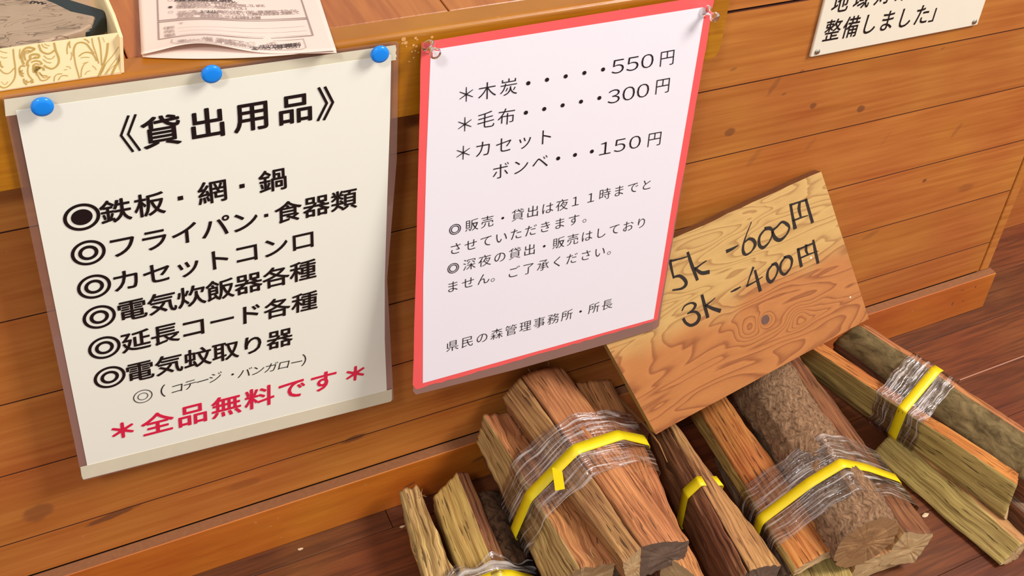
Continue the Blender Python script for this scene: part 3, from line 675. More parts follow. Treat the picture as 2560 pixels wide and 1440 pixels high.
def hull2(pts):
    pts = sorted(set(pts))
    def half(ps):
        h = []
        for p in ps:
            while len(h) > 1 and (h[-1][0] - h[-2][0]) * (p[1] - h[-2][1]) - (h[-1][1] - h[-2][1]) * (p[0] - h[-2][0]) <= 0: h.pop()
            h.append(p)
        return h
    a, b_ = half(pts), half(pts[::-1]); return a[:-1] + b_[:-1]
def loop(bd, P0, nrm, grow, n=120, lines=None, smooth=1):
    nrm = nrm.normalized(); e1 = Vector((0, 0, 1)).cross(nrm).normalized(); e2 = nrm.cross(e1)
    pts = []
    for a, b_ in (lines or bd.lines):
        d = b_ - a; den = d.dot(nrm)
        if abs(den) < 1e-6: continue
        t = (P0 - a).dot(nrm) / den
        if -.25 <= t <= 1.35: q = a + d * t - P0; pts.append((q.dot(e1), q.dot(e2)))
    h = hull2(pts); cx = sum(p[0] for p in h) / len(h); cy = sum(p[1] for p in h) / len(h)
    h = [(p[0] + (p[0] - cx) / max(1e-6, math.hypot(p[0] - cx, p[1] - cy)) * grow, p[1] + (p[1] - cy) / max(1e-6, math.hypot(p[0] - cx, p[1] - cy)) * grow) for p in h]
    # start at the lowest point so that the ends match between loops
    per = [math.dist(h[i], h[(i + 1) % len(h)]) for i in range(len(h))]; tot = sum(per); res = []
    s0 = min(range(len(h)), key=lambda i: h[i][1])
    for j in range(n):
        s_ = tot * j / n; i = s0
        while s_ > per[i]: s_ -= per[i]; i = (i + 1) % len(h)
        f = s_ / per[i]; a, b_ = h[i], h[(i + 1) % len(h)]; res.append((a[0] + (b_[0] - a[0]) * f, a[1] + (b_[1] - a[1]) * f))
    for _ in range(smooth): res = [((res[i - 1][0] + 2 * res[i][0] + res[(i + 1) % n][0]) / 4, (res[i - 1][1] + 2 * res[i][1] + res[(i + 1) % n][1]) / 4) for i in range(n)]
    return [P0 + e1 * p[0] + e2 * p[1] for p in res], tot
def band(bd, name, P0, nrm, width, grow, mat, rows=2, seed=0, crinkle=0.0, edgewave=0.0, smooth=1, lines=None, ax=None, label=None):
    ax = (ax or nrm).normalized(); n = 140; vs, fs, uvs = [], [], []
    for r in range(rows + 1):
        f = r / rows - .5
        lp, tot = loop(bd, P0 + ax * (f * width), nrm, grow, n, lines, smooth)
        c = sum(lp, Vector()) / n
        for i, P in enumerate(lp):
            rad = (P - c).normalized()
            d = noise.noise(Vector((i * .09 + seed, f * 14 + seed, 1))) * crinkle + noise.noise(Vector((i * .03 + seed, f * 40, 4 + seed))) * crinkle * .7
            e = ax * (noise.noise(Vector((i * .12 + seed, 3 * f, 8))) * edgewave * abs(f) * 2)
            vs.append(P + rad * (d + abs(d) * .3) + e); uvs.append((tot * i / n + seed, f * width + noise.noise(Vector((i * .05, seed, 2))) * .004))
    for r in range(rows):
        for i in range(n):
            a = r * n + i; b_ = r * n + (i + 1) % n; fs.append((a, b_, b_ + n, a + n))
    o = keep(link(name, mesh(name, vs, fs, uvs=uvs, smooth=True), mat), bd.root)
    if label: o['label'] = label
    if mat is M_strap: sm = o.modifiers.new('thick', 'SOLIDIFY'); sm.thickness = .0004
    return o
def tail(bd, pts3, wd, nrm, name='strap_tail'):
    vs, fs = [], []
    for i, (P, s_) in enumerate(pts3): vs += [P - s_ * wd / 2, P + s_ * wd / 2]
    for i in range(len(pts3) - 1): fs.append((2 * i, 2 * i + 1, 2 * i + 3, 2 * i + 2))
    o = keep(link(name, mesh(name, vs, fs), M_strap), bd.root); sm = o.modifiers.new('thick', 'SOLIDIFY'); sm.thickness = .0004; return o

# ---- bundle A: the tall russet bundle under the red-backed notice
A = Bundle('firewood_bundle', (0.48, -.14, 0), 'tall bundle of russet split logs directly under the red backed notice')
a = (wy((1304, 940), -.018), hz((1606, 1366), .150)); b2 = (wy((1409, 917), -.018), hz((1722, 1353), .132))
log(A, [a, b2, off(b2, (.006, -.045), (.0, -.03)), off(a, (.01, -.055), (.005, -.055))], [RED, RED, RED, RED], ENDG, bulge=[.004, 0, 0, 0], rough=.0013, seed=3)
c2 = (wy((1254, 993), -.018), hz((1557, 1409), .136)); d2 = (wy((1301, 943), -.018), hz((1603, 1368), .149))
log(A, [c2, d2, off(d2, (.006, -.05)), off(c2, (.012, -.045), (.01, -.04))], [TAN, RED, RED, TAN], ENDP, rough=.0014, seed=11)
e0 = (wy((1190, 1110), -.022), hz((1372, 1480), .06)); e1 = (wy((1209, 1036), -.022), hz((1450, 1420), .112)); e2 = (wy((1275, 1030), -.022), hz((1534, 1409), .112))
log(A, [e0, e1, e2, off(e2, (0, -.04)), off(e0, (.02, -.02))], [PALE, RED, RED, BRN, BRN], ENDP, rough=.003, wob=.003, seed=21, endjag=.0008, label='log with a rough pale side')
g0 = (wy((1440, 957), -.03), hz((1662, 1385), .112)); g1 = (wy((1530, 946), -.03), hz((1776, 1470), .088))
log(A, [g0, g1, off(g1, (.0, -.05)), off(g0, (0, -.05))], [RED, BRN, BRN, BRN], ENDP, rough=.0022, seed=31)
h0 = (Vector((.462, -.03, .058)), Vector((.432, -.25, .058)))
log(A, [h0, off(h0, (.045, .005)), off(h0, (.045, -.056)), off(h0, (.0, -.056))], [BRN] * 4, ENDG, seed=41)
h1 = (Vector((.515, -.03, .055)), Vector((.485, -.27, .055)))
log(A, [h1, off(h1, (.06, -.005)), off(h1, (.055, -.053)), off(h1, (.0, -.053))], [BRN] * 4, ENDG, seed=42)
h2 = (Vector((.445, -.04, .105)), Vector((.415, -.225, .105)))
log(A, [h2, off(h2, (.09, .0)), off(h2, (.09, -.04)), off(h2, (.0, -.04))], [BRN] * 4, ENDG, seed=43)
axA = (a[1] - a[0]).normalized()
P0 = hz((1480, 1105), .15)
top4 = A.lines[:17]
band(A, 'stretch_film', P0 + axA * .004, axA, .074, .0058, M_film, rows=26, seed=1.3, crinkle=.0012, edgewave=.005, lines=top4)
band(A, 'strap', P0 + axA * .006, (axA + Vector((.05, 0, 0))), .013, .0074, M_strap, rows=2, lines=top4, smooth=1)
tp = hz((1398, 1175), .145); sdir = (hz((1412, 1230), .128) - hz((1398, 1180), .138))
t0, t1 = hz((1392, 1168), .142), hz((1400, 1225), .150)
s_ = (hz((1410, 1172), .142) - hz((1378, 1178), .142)).normalized()
tail(A, [(t0, s_), (t0.lerp(t1, .5), s_), (t1, s_)], .010, None)

# ---- bundle E: low pile at the far left
E_ = Bundle('firewood_bundle', (0.33, -.12, 0), 'low bundle of pale and yellow split logs at the far left, mostly below the frame')
k0 = (hz((1001, 1226), .052), hz((1078, 1530), .052)); k1 = (hz((1048, 1211), .055), hz((1176, 1530), .055))
log(E_, [k0, k1, off(k1, (.0, -.045)), off(k0, (.012, -.05))], [PALE, BRN, BRN, PALE], ENDP, rough=.0035, wob=.004, seed=51, endjag=.001, label='narrow pale log with a splintered end')
k2 = (hz((1082, 1243), .048), hz((1185, 1540), .050)); k3 = (hz((1142, 1182), .066), hz((1285, 1540), .070))
log(E_, [k2, k3, off(k3, (.014, -.006)), off(k3, (.010, -.055)), off(k2, (.004, -.044))], [YEL, BRN, BRN, BRN, YEL], ENDP, rough=.0014, wob=.002, seed=61, label='smooth yellow log')
roundlog(E_, hz((1200, 1236), .05) - Vector((0, 0, .022)), hz((1318, 1520), .05) - Vector((0, 0, .022)), .026, .026, BKD, ENDG, label='dark bark log', sd=5)
k5 = (Vector((.36, -.18, .03)), Vector((.325, -.30, .03)))
axE = (k0[1] - k0[0]).normalized()
P0 = hz((1262, 1425), .075)
band(E_, 'stretch_film', P0, axE, .040, .003, M_film, rows=14, seed=4.1, crinkle=.004, edgewave=.01)
band(E_, 'strap', P0 + axE * .002, axE, .012, .0045, M_strap, rows=2)

# ---- bundle B: dark logs with a bare strap
Bn = Bundle('firewood_bundle', (0.62, -.2, 0), 'bundle of dark reddish brown logs with a bare yellow strap, right of the russet bundle')
q0 = ext(hz((1640, 1092), .060), hz((1838, 1460), .060), -.08); q1 = ext(hz((1672, 1074), .074), hz((1872, 1428), .076), -.08)
log(Bn, [q0, q1, off(q1, (.01, -.06)), off(q0, (0, -.05))], [BRN, BRN, BRN, BRN], ENDG, rough=.0026, seed=71)
q2 = ext(hz((1693, 1067), .070), hz((1952, 1415), .060), -.08)
log(Bn, [off(q1, (.001, 0)), q2, off(q2, (-.005, -.055), (-.005, -.05)), off(q1, (.012, -.06))], [TAN, BRN, BRN, BRN], ENDG, rough=.0022, seed=72, bulge=[.004, 0, 0, 0])
axB = (q1[1] - q1[0]).normalized()
band(Bn, 'strap', hz((1745, 1203), .078), axB, .0135, .003, M_strap, rows=2)

# ---- bundle C: with the thick bark log
Cn = Bundle('firewood_bundle', (0.78, -.2, 0), 'bundle with a thick brown bark log on top, below the plywood board')
r0 = ext(hz((1752, 1034), .055), hz((1989, 1424), .060), -.1); r1 = ext(hz((1822, 1000), .075), hz((2088, 1372), .070), -.1)
log(Cn, [r0, r1, off(r1, (.0, -.03), (0, -.012)), off(r0, (0, -.03), (0, -.012))], [ORG, TAN, TAN, YEL], ENDP, rough=.0015, seed=81, bulge=[.003, 0, 0, 0], label='orange yellow split log with a thin cream end')
cb, cf = hz((1903, 950), .075), hz((2166, 1357), .078)
cbx = ext(cb, cf, -.12)
roundlog(Cn, cbx[0], cbx[1], .040, .0385, BKB, ENDT, rough=.0032, label='thick round log in brown bark', sd=6)
u0 = ext(hz((1975, 925), .075), hz((2262, 1330), .072), -.12); u1 = ext(hz((2018, 915), .066), hz((2335, 1335), .060), -.12)
log(Cn, [u0, u1, off(u1, (-.012, -.045)), off(u0, (-.02, -.05))], [BRN, BRN, BRN, TAN], ENDP, rough=.0022, seed=91)
v0 = (hz((1950, 1150), .035), hz((2140, 1412), .040)); v1 = (hz((2080, 1150), .040), hz((2300, 1352), .046))
log(Cn, [v0, v1, off(v1, (.0, -.035)), off(v0, (0, -.035))], [TAN, TAN, TAN, TAN], ENDP, rough=.002, seed=92)
w0 = (hz((1900, 1200), .028), hz((2010, 1500), .03)); w1 = (hz((1990, 1200), .03), hz((2150, 1470), .032))
log(Cn, [w0, w1, off(w1, (0, -.028)), off(w0, (0, -.028))], [GRN] * 4, ENDP, rough=.003, seed=93)
w2 = (hz((1790, 1120), .022), hz((1950, 1440), .022))
log(Cn, [w2, off(w2, (.06, .004)), off(w2, (.06, -.02)), off(w2, (.0, -.02))], [GRY] * 4, ENDG, rough=.003, seed=94)
axC = (cf - cb).normalized(); P0 = hz((2060, 1160), .115)
topC = Cn.lines[:14] + Cn.lines[18:]
band(Cn, 'stretch_film', P0 + axC * .006, axC, .082, .0058, M_film, rows=26, seed=7.7, crinkle=.0012, edgewave=.005, lines=Cn.lines)
band(Cn, 'strap', P0 + axC * .010, axC, .0125, .0074, M_strap, rows=2, lines=Cn.lines)

# ---- bundle D: greenish logs on the right
Dn = Bundle('firewood_bundle', (0.98, -.2, 0), 'bundle of yellow green split logs and an olive bark log at the right edge')
x0 = ext(hz((2118, 880), .068), hz((2572, 1212), .072), -.08); x1 = ext(hz((2182, 832), .098), hz((2600, 1108), .098), -.08); 
log(Dn, [x0, x1, off(x1, (.012, -.004)), off(x1, (.006, -.055)), off(x0, (.01, -.045))], [BKO, RED, BRN, BRN, BRN], ENDP, rough=.0012, seed=101, bulge=[.006, 0, 0, 0, 0], label='olive bark log with a reddish split edge')
y0 = ext(hz((1992, 900), .040), hz((2511, 1292), .038), -.05); y1 = ext(hz((2050, 884), .082), hz((2544, 1212), .082), -.05); y2 = ext(hz((2078, 872), .070), hz((2546, 1184), .078), -.05)
log(Dn, [y0, y1, y2, off(y2, (.0, -.05)), off(y0, (.012, -.02))], [GRN, ORG, BRN, BRN, GRN], ENDP, rough=.0014, seed=111, label='yellow green split log with an orange back')
z0 = (hz((2178, 1135), .004), hz((2498, 1416), .006)); z1 = (hz((2232, 1078), .034), hz((2557, 1357), .034))
log(Dn, [z0, z1, off(z1, (.012, -.004)), off(z1, (.006, -.034)), off(z0, (.012, -.002))], [GRN, TAN, BRN, BRN, BRN], ENDP, rough=.0018, seed=112, wob=.003)
s0 = (hz((2230, 1000), .035), hz((2640, 1350), .035))
log(Dn, [s0, off(s0, (.045, .004)), off(s0, (.045, -.032)), off(s0, (0, -.032))], [GRY, GRY, BRN, BRN], ENDG, rough=.002, seed=113)
axD = (y1[1] - y1[0]).normalized()
P0 = hz((2255, 1008), .09)
band(Dn, 'stretch_film', P0, axD, .066, .0035, M_film, rows=22, seed=9.9, crinkle=.0014, edgewave=.005, lines=Dn.lines[:10])
band(Dn, 'strap', P0 + axD * .004, axD, .0125, .0045, M_strap, rows=2, lines=Dn.lines[:10], smooth=0)

# ------------------------------------------------------------------ leaflet on the counter
M_pink = plain('leaflet_paper', srgb(232, 206, 192), .7, noise_amt=.02, scale=30)
M_print = plain('grey_print', srgb(158, 134, 126), .8)
M_print2 = plain('dark_print', srgb(84, 66, 64), .8)
leaf = tag(empty('leaflet', hz((600, 70), FT)), 'folded pale pink leaflet with small print on the counter ledge', 'leaflet')
LP = Plane((0, 0, FT + .006), (0, 0, 1))
def quadgrid(f, nu, nv, name, mat, parent, label=None):
    vs = [f(i / nu, j / nv) for j in range(nv + 1) for i in range(nu + 1)]
    fs = [(j * (nu + 1) + i, j * (nu + 1) + i + 1, (j + 1) * (nu + 1) + i + 1, (j + 1) * (nu + 1) + i) for j in range(nv) for i in range(nu)]
    o = keep(link(name, mesh(name, vs, fs, smooth=True), mat), parent); sm = o.modifiers.new('thick', 'SOLIDIFY'); sm.thickness = .0002
    if label: o['label'] = label
    return o
fl_, fr_ = hz((354, 141), FT + .0035), hz((841, 128), FT + .0035)
bl_, br_ = hz((343, -60), FT + .0035), hz((776, -75), FT + .0035)
def topz(u, v):
    # u across, v from the front fold to the back
    hump = .0055 * math.exp(-((u - .30) / .22) ** 2) * math.exp(-v * 2.2) + .0012 * math.sin(u * 7) * math.exp(-v * 3)
    return hump
def ftop(u, v):
    P = fl_.lerp(fr_, u).lerp(bl_.lerp(br_, u), v); back = .006 * math.sin(PI * min(u / .62, 1)) * (1 - v) ** 6
    P = P.copy(); P.z += topz(u, v); P.y += .006 * math.exp(-((u - .30) / .25) ** 2) * (1 - v) ** 8; return P
gl_, gr_ = hz((356, 143), FT + .001), hz((842, 131), FT + .0025)
def fbot(u, v):
    P = gl_.lerp(gr_, u).lerp(bl_.lerp(br_, u), v); P = P.copy(); P.z = FT + .0012 + .001 * u * (1 - v) + .0015 * v
    P.y -= .0045 * math.sin(PI * min(1, u / .8)) ** .8 * (1 - v) ** 6 if u < .8 else 0
    return P
quadgrid(ftop, 40, 26, 'upper_sheet', M_pink, leaf); quadgrid(fbot, 30, 10, 'lower_sheet', M_pink, leaf)
class LeafInk(Ink):
    def settle(s):
        vf = (bl_ - fl_); n = (fr_ - fl_).cross(vf).normalized()
        for i, P in enumerate(s.vs):
            v = (P - fl_).dot(Vector((0, 1, 0))) / vf.y; l0, l1 = fl_.lerp(bl_, v), fr_.lerp(br_, v); u = (P.x - l0.x) / (l1.x - l0.x)
            s.vs[i] = Vector((P.x, P.y, P.z + topz(max(0, min(1, u)), max(0, v))))
LPp = Plane((0, 0, FT + .0039), (0, 0, 1))
def ltxt(I, t, p0, p1, size, bold=0.0): I.line(t, p0, p1, size, bold)
I = LeafInk(LPp, 0)
ZL = lambda x, y: (340 + x / 4.923, y / 4.923)
ltxt(I, '・応募券数の記入は、自由になります。', ZL(505, 50), ZL(1270, 45), .0046); ltxt(I, '・結果のお知らせは、１１月中旬を予定しています。', ZL(505, 85), ZL(1600, 65), .0046)
ltxt(I, '参加施設のスタンプを集めて下さい。', ZL(530, 112), ZL(1380, 104), .0050)
ltxt(I, 'スタンプを　　　　　集めたら住所・氏名・電話番号をご記入の上、', ZL(535, 178), ZL(2010, 126), .0048)
ltxt(I, '本券を応募箱に投函してください。応募箱は各施設に設置して', ZL(540, 207), ZL(1985, 152), .0048)
ltxt(I, 'あります。（野外研修センターは伝承館に設置）', ZL(545, 238), ZL(1550, 213), .0048)
ltxt(I, '〇', ZL(425, 18), ZL(500, 17), .004); ltxt(I, '〇', ZL(430, 172), ZL(500, 170), .004)
ltxt(I, '〒', ZL(560, 330), ZL(640, 328), .0042); ltxt(I, '住所', ZL(380, 376), ZL(440, 374), .0050); ltxt(I, '氏名', ZL(385, 424), ZL(445, 422), .0050); ltxt(I, '電話', ZL(390, 476), ZL(450, 473), .0052)
ltxt(I, '共催', ZL(860, 548), ZL(915, 546), .0050); ltxt(I, '蒲生地区コミュニティ協議会', ZL(1030, 546), ZL(1690, 520), .0052)
ltxt(I, '蒲生よかとこ探し実行委員会事務局', ZL(555, 578), ZL(1430, 574), .0048)
def ls(p, q, w_=.0007): 
    n = 10; I.stroke([(p[0] + (q[0] - p[0]) * i / n, p[1] + (q[1] - p[1]) * i / n) for i in range(n + 1)], w_, False)
for a_, b_ in (((265, -10), (285, 515)), ((285, 515), (2180, 437)), ((2180, 437), (2035, -10)), ((275, 272), (2112, 217)), ((285, 292), (2118, 234))): ls(ZL(*a_), ZL(*b_), .0009)
for a_, b_ in (((520, 390), (2080, 320)), ((530, 436), (2110, 375)), ((540, 484), (2120, 425))): ls(ZL(*a_), ZL(*b_), .0002)
for a_, b_ in (((450, 540), (440, 580)), ((440, 580), (520, 612)), ((520, 612), (2040, 600)), ((2040, 600), (2095, 580)), ((2095, 580), (2060, 475)), ((2060, 475), (1500, 500))): ls(ZL(*a_), ZL(*b_), .0004)
I.settle(); I.build('small_print', M_print, leaf)['kind'] = 'stuff'
I = LeafInk(LPp, .0)
ltxt(I, '応募口数に制限はありません', ZL(520, 18), ZL(1180, 18), .0056, .02); ltxt(I, '１つ以上', ZL(815, 174), ZL(975, 168), .0048, .015)
ltxt(I, '県民の森管理事務所', ZL(1550, 566), ZL(1990, 538), .0054, .004); ltxt(I, '☎０９９５－６８－０５５７', ZL(1445, 592), ZL(2010, 562), .0050, .004)
ltxt(I, '・', ZL(425, 108), ZL(500, 107), .012, .03)
I.settle(); I.build('small_print', M_print2, leaf)['kind'] = 'stuff'

# ------------------------------------------------------------------ shallow carton with the stone-like slab
M_card = plain('cream_carton', srgb(250, 224, 172), .6, noise_amt=.03, scale=25)
M_cardin = plain('carton_inside', srgb(232, 196, 160), .7, noise_amt=.03, scale=25)
M_gold = plain('gold_line_print', srgb(196, 160, 84), .5)
carton = tag(empty('open_carton', (0.04, .05, FT)), 'shallow open cream carton printed with gold wave lines on the counter', 'carton')
FB = Plane(hz((150, 205), FT + .0006), (0, -1, .18))
fb = [FB(p) for p in ((-260, 250), (-260, 165), (303, 83), (309, 183))]
x1_, y1_ = fb[3].x, fb[3].y
keep(slab('front_wall', [FB(p) for p in ((-260, 260), (303, 184), (310, 178), (301, 82), (-260, 158))], (0, -1, .18), .0012, M_card), carton)
zt = FB((303, 83)).z
bz = .16
keep(boxo('base', (-.30, y1_, FT + .0004), (x1_ - .001, bz, FT + .0014), M_cardin, bev=0), carton)
# right wall, leaning out a little, with folded rim
rw = [Vector((x1_ + .0005, y1_ - .0002, FT + .0006)), Vector((x1_ + .0028, y1_ + .0004, zt)), Vector((x1_ + .0035, y1_ + .03, zt + .001)), Vector((x1_ + .001, bz, zt)), Vector((x1_ - .001, bz, FT + .0006))]
keep(slab('side_wall', rw, (1, 0, 0), .0022, M_card), carton)
keep(boxo('back_wall', (-.30, bz, FT + .0004), (x1_, bz + .0015, zt), M_card, bev=0), carton)
I = Ink(FB, .0004)
ZB = lambda pts: [(x / 5.538, y / 5.538) for x, y in pts]
GW = .0006
W_ = [
 ([(185, 680), (195, 800), (210, 900), (215, 1020), (190, 1110), (120, 1190), (50, 1215), (0, 1190)], 1.2), ([(0, 700), (40, 720), (100, 730)], .7), ([(0, 850), (10, 900), (40, 930)], 1.6), ([(0, 960), (60, 1010), (130, 1010), (200, 940)], 1), ([(10, 780), (50, 800), (100, 795)], .6), ([(20, 1130), (70, 1170), (110, 1130)], .5),
 ([(278, 680), (272, 760), (280, 810)], .8),
 ([(330, 885), (305, 820), (305, 750), (340, 680), (400, 655), (470, 670), (472, 685), (430, 710)], 2.2), ([(355, 830), (340, 770), (360, 710), (400, 700), (415, 715), (380, 735)], 1.6), ([(380, 905), (385, 850), (420, 820), (420, 770), (470, 750), (530, 755), (543, 780), (520, 800), (490, 790)], 2.2), ([(455, 810), (470, 800), (480, 808)], 1.4),
 ([(440, 860), (490, 840), (550, 850), (580, 880), (565, 890)], 1.6), ([(400, 900), (385, 960), (395, 1030), (430, 1080), (460, 1110)], 1.2), ([(460, 940), (465, 900), (500, 880), (540, 890)], 1.3),
 ([(480, 930), (500, 935), (540, 935), (510, 950), (490, 990), (480, 960)], 4.5), ([(520, 970), (560, 935), (600, 945), (608, 970)], 2), ([(520, 1040), (500, 990), (520, 960)], 2), ([(545, 1000), (580, 1040), (650, 1050)], 1.2), ([(530, 1050), (570, 1110), (640, 1105), (695, 1060)], 1.2), ([(560, 1020), (610, 1075), (670, 1060)], .8),
 ([(280, 1000), (270, 950), (300, 910), (345, 915)], 1.6), ([(275, 990), (290, 1030), (320, 1055)], 2), ([(310, 970), (300, 1000), (330, 1020)], 1.2), ([(330, 1090), (340, 1140), (370, 1170)], 1.6), ([(365, 1110), (380, 1140), (410, 1130)], 1.4), ([(430, 1110), (440, 1150)], 1.2), ([(450, 1120), (462, 1140)], 1.4),
 ([(540, 620), (570, 700), (640, 740), (700, 735), (755, 695)], 1.8), ([(750, 595), (775, 700), (810, 790), (815, 860), (780, 920), (720, 950), (650, 930), (615, 905)], 1.8), ([(580, 610), (610, 650), (660, 665)], .8), ([(620, 605), (650, 625), (690, 630)], .7), ([(610, 770), (660, 810), (720, 810), (760, 770)], .8), ([(600, 820), (650, 860), (710, 868)], .8),
 ([(750, 1125), (760, 1060), (800, 1025), (860, 1020)], .8), ([(810, 1110), (840, 1060), (890, 1042), (940, 1050)], .8), ([(890, 965), (930, 962)], .6), ([(920, 920), (960, 925), (980, 950)], .6),
 ([(945, 590), (930, 680), (935, 745)], .9), ([(965, 570), (965, 620), (975, 660)], 1), ([(990, 720), (995, 780), (980, 830)], .7), ([(1015, 580), (1050, 700), (1030, 850), (1065, 960), (1100, 1085)], 0),
 ([(1025, 770), (1025, 680), (1060, 605), (1130, 585), (1200, 610), (1250, 670), (1300, 740)], 1.6), ([(1030, 780), (1050, 900), (1080, 1000), (1100, 1085)], 1.1), ([(1170, 540), (1210, 560), (1235, 590)], 1.2), ([(1100, 775), (1150, 735), (1220, 722), (1290, 750), (1340, 840)], 1.3), ([(1120, 800), (1180, 790), (1240, 795)], .6), ([(1275, 530), (1290, 620), (1330, 740), (1370, 875)], 1.0), ([(1365, 515), (1385, 600), (1400, 720), (1410, 900)], 1.2), ([(1420, 515), (1450, 580)], .5),
 ([(1495, 600), (1480, 740), (1440, 880), (1400, 980), (1365, 1055)], 2), ([(1640, 650), (1560, 770), (1470, 880), (1430, 970), (1390, 1040)], .7), ([(1675, 720), (1640, 840), (1590, 940), (1550, 1025)], 2.2), ([(1620, 800), (1530, 920), (1450, 1030)], .6), ([(1590, 900), (1520, 960), (1470, 1030)], .5), ([(1125, 1070), (1130, 980), (1160, 900), (1220, 855)], .8), ([(1180, 1030), (1210, 990), (1250, 980)], .6), ([(1280, 910), (1310, 930), (1335, 965)], .7), ([(1150, 880), (1190, 860)], .5)]
for pts, w_ in W_:
    if w_: I.stroke(ZB(pts), GW * w_)
I.build('wave_print', M_gold, carton, 'gold wave line print')['kind'] = 'stuff'

# slab inside
def slab_mat():
    m, nt, N, L, b = new_mat('marbled_wrapper')
    tc = N.new('ShaderNodeTexCoord'); mp = N.new('ShaderNodeMapping'); mp.inputs['Scale'].default_value = (22, 70, 40); L.new(tc.outputs['Object'], mp.inputs[0])
    n = N.new('ShaderNodeTexNoise'); n.inputs['Scale'].default_value = 1; n.inputs['Detail'].default_value = 2; n.inputs['Distortion'].default_value = 2.2; L.new(mp.outputs[0], n.inputs['Vector'])
    v = mathn(N, L, 'ABSOLUTE', mathn(N, L, 'SUBTRACT', n.outputs['Fac'], .5))
    mr = N.new('ShaderNodeMapRange'); mr.inputs[1].default_value = .0; mr.inputs[2].default_value = .022; L.new(v, mr.inputs[0])
    n2 = N.new('ShaderNodeTexNoise'); n2.inputs['Scale'].default_value = 30; n2.inputs['Detail'].default_value = 6; L.new(tc.outputs['Object'], n2.inputs['Vector'])
    mx = N.new('ShaderNodeMix'); mx.data_type = 'RGBA'; mx.inputs[6].default_value = srgb(118, 94, 72); mx.inputs[7].default_value = srgb(176, 148, 122); L.new(mathn(N, L, 'MULTIPLY', mr.outputs[0], mathn(N, L, 'ADD', n2.outputs['Fac'], .45), True), mx.inputs[0])
    L.new(mx.outputs[2], b.inputs['Base Color']); b.inputs['Roughness'].default_value = .55
    bp = N.new('ShaderNodeBump'); bp.inputs['Strength'].default_value = .5; bp.inputs['Distance'].default_value = .001; L.new(mr.outputs[0], bp.inputs['Height']); L.new(bp.outputs[0], b.inputs['Normal']); return m
M_marb = slab_mat(); M_green = plain('dark_green_case', srgb(34, 44, 44), .4, noise_amt=.15); M_beige = plain('beige_underside', srgb(158, 136, 100), .6)
st_ = tag(empty('inkstone_case', hz((120, 70), FT + .02)), 'flat marbled grey brown slab with dark green rim inside the carton', 'stone slab')
def prism(name, top, zt_, zb_, mat, parent, inset=0.0, bev=.002, grow=0.0):
    bm = bmesh.new(); c = sum((Vector((p.x, p.y, 0)) for p in top), Vector()) / len(top)
    vt = [bm.verts.new((p.x, p.y, zt_)) for p in top]; vb = [bm.verts.new((p.x + (p.x - c.x) * grow, p.y + (p.y - c.y) * grow, zb_)) for p in top]
    k = len(top); bm.faces.new(vt); bm.faces.new(vb[::-1])
    for i in range(k): bm.faces.new((vt[i], vb[i], vb[(i + 1) % k], vt[(i + 1) % k]))
    bmesh.ops.recalc_face_normals(bm, faces=bm.faces[:])
    bmesh.ops.bevel(bm, geom=[e for e in bm.edges if all(abs(v.co.z - zt_) < 1e-6 for v in e.verts)], offset=bev, segments=3, affect='EDGES', profile=.6)
    me = D.meshes.new(name); bm.to_mesh(me); bm.free(); return keep(link(name, me, mat), parent)
zt1 = FT + .024
tp1 = [hz(p, zt1) for p in ((-140, 60), (-70, 100), (40, 116), (75, 114), (205, 74), (228, 60), (237, 38), (180, 26), (140, 6), (60, -25), (-60, -30))]
prism('marbled_top', tp1, zt1, FT + .014, M_marb, st_, bev=.003)
tp2 = [hz(p, zt1 - .004) for p in ((-180, 70), (-80, 122), (40, 130), (78, 126), (226, 78), (262, 46), (266, 34), (258, 26), (180, 2), (70, -50), (-80, -60))]
prism('green_rim', tp2, zt1 - .003, FT + .009, M_green, st_, bev=.002)
prism('beige_underside', tp2, FT + .009, FT + .0015, M_beige, st_, bev=.0005, grow=-.03)
I = Ink(Plane((0, 0, zt1 + .0002), (0, 0, 1)), 0)
for pts in ([(76, 8), (80, 3), (88, 4)], [(84, 8), (92, 4), (96, 8)], [(95, 9), (103, 5), (108, 10)], [(104, 10), (115, 8)]): I.stroke(pts, .0011)
I.build('brush_mark', M_ink, st_, 'small black brush mark')

# ------------------------------------------------------------------ small things on the floor and wall
M_chip = plain('wood_chip', srgb(216, 186, 150), .8)
def chip(px, z, r, label):
    c = hz(px, z); bm = bmesh.new(); bmesh.ops.create_icosphere(bm, subdivisions=1, radius=r)
    for v in bm.verts: v.co = Vector((v.co.x * 1.5, v.co.y * .8, v.co.z * .5)) * (1 + noise.noise(v.co * 900 + c * 50) * .5)
    me = D.meshes.new('wood_chip'); bm.to_mesh(me); bm.free(); o = link('wood_chip', me, M_chip); o.location = (c.x, c.y, r * .4); tag(o, label, 'wood chip', 'wood chips on the floor')
chip((2312, 1290), .001, .0035, 'pale wood chip on the floor between the bark bundle and the right bundle')
chip((1006, 1316), .001, .0022, 'tiny pale chip on the floor left of the narrow pale log')
chip((751, 1372), .001, .0020, 'tiny pale chip on the dark floor close under the baseboard, left of the firewood')

# filler marks and pinholes on the front board
I = Ink(Plane((0, -.0226, 0), (0, -1, 0)), .0001)
for px, r in (((1009, 98), .0021), ((1014, 107), .0018), ((1006, 108), .001), ((1016, 116), .0008), ((1039, 95), .0013), ((1043, 99), .0009), ((1080, 93), .0014), ((1034, 113), .0012), ((1041, 116), .0012), ((1030, 129), .0008), ((1038, 127), .0009), ((1046, 131), .0008), ((1034, 144), .0009), ((1023, 154), .0008)):
    I.ring(px, (px[0] + 50, px[1] - 9), 0, r, 7)
I.build('filler_mark', plain('pale_filler', srgb(222, 162, 96), .8), counter, 'pale filler and pinhole marks')['kind'] = 'stuff'
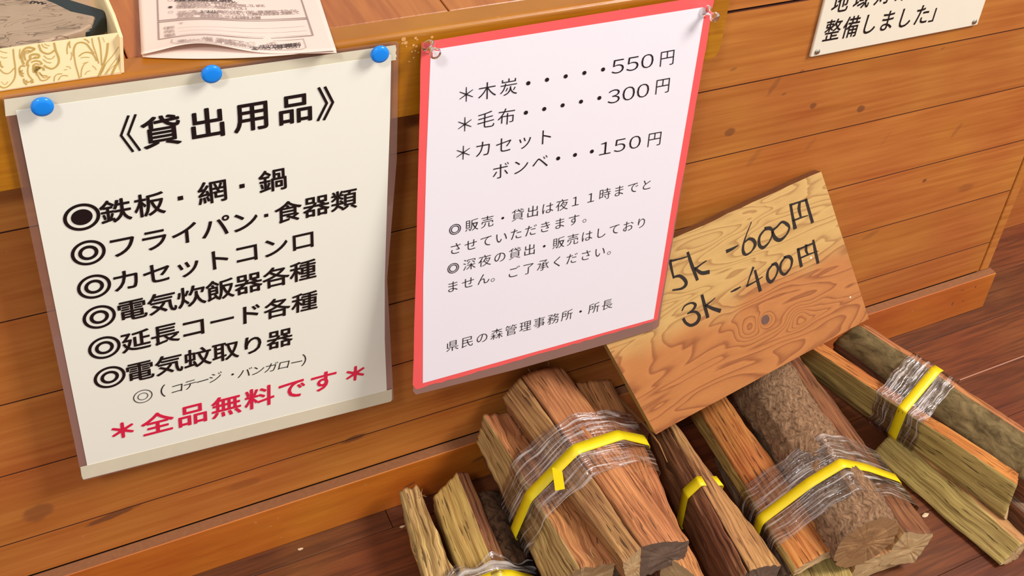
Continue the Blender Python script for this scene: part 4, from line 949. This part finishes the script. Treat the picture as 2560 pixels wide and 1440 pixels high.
# pale strip along one floor joint
p, q = hz((2400, 951), 0), hz((2620, 868), 0)
keep(boxo('pale_joint_strip', (p.x, -.1128, -.002), (q.x + .3, -.1112, .0004), M_seam, bev=0), fl)

# splinters and a peeling bark strip on the russet bundle
def sliver(pts, w0, vs, fs):
    o = len(vs)
    for i, P in enumerate(pts):
        w_ = w0 * (1 - .7 * i / (len(pts) - 1)); vs += [P + Vector((w_, 0, 0)), P + Vector((-w_ * .5, 0, w_ * .8)), P + Vector((-w_ * .5, 0, -w_ * .8))]
    for i in range(len(pts) - 1):
        for k in range(3): a = o + 3 * i + k; b_ = o + 3 * i + (k + 1) % 3; fs.append((a, b_, b_ + 3, a + 3))
r9 = random.Random(9)
def fuzz(bd, spots, n, lo, hi, mat):
    vs, fs = [], []
    for (px, h) in spots:
        for _ in range(n):
            P = hz((px[0] + r9.uniform(-14, 14), px[1] + r9.uniform(-6, 6)), h); d = Vector((r9.uniform(-1, 1), r9.uniform(-1, .6), r9.uniform(.1, 1))).normalized() * r9.uniform(lo, hi)
            c = Vector((r9.uniform(-1, 1), r9.uniform(-1, 1), 0)) * hi * .3
            sliver([P, P + d * .5 + c * .5, P + d], .0004, vs, fs)
    keep(link('splinters', mesh('splinters', vs, fs), mat), bd.root)['kind'] = 'stuff'
fuzz(A, [((1380, 918), .152), ((1350, 930), .154), ((1320, 938), .155), ((1245, 1040), .112), ((1290, 1080), .118), ((1488, 1398), .118), ((1600, 1180), .148), ((1398, 945), .15)], 4, .004, .011, ENDP)
fuzz(Dn, [((2530, 1178), .082), ((2545, 1185), .08), ((2330, 1050), .09)], 5, .004, .012, TAN)
fuzz(E_, [((1050, 1240), .055), ((1140, 1340), .05)], 4, .004, .009, ENDP)
vs, fs = [], []
sliver([hz((1500, 950), .118), hz((1560, 1010), .116), hz((1615, 1065), .112), hz((1648, 1110), .108), hz((1668, 1155), .100)], .0022, vs, fs)
keep(link('bark_strip', mesh('bark_strip', vs, fs), TAN), A.root)['label'] = 'thin peeling bark strip'
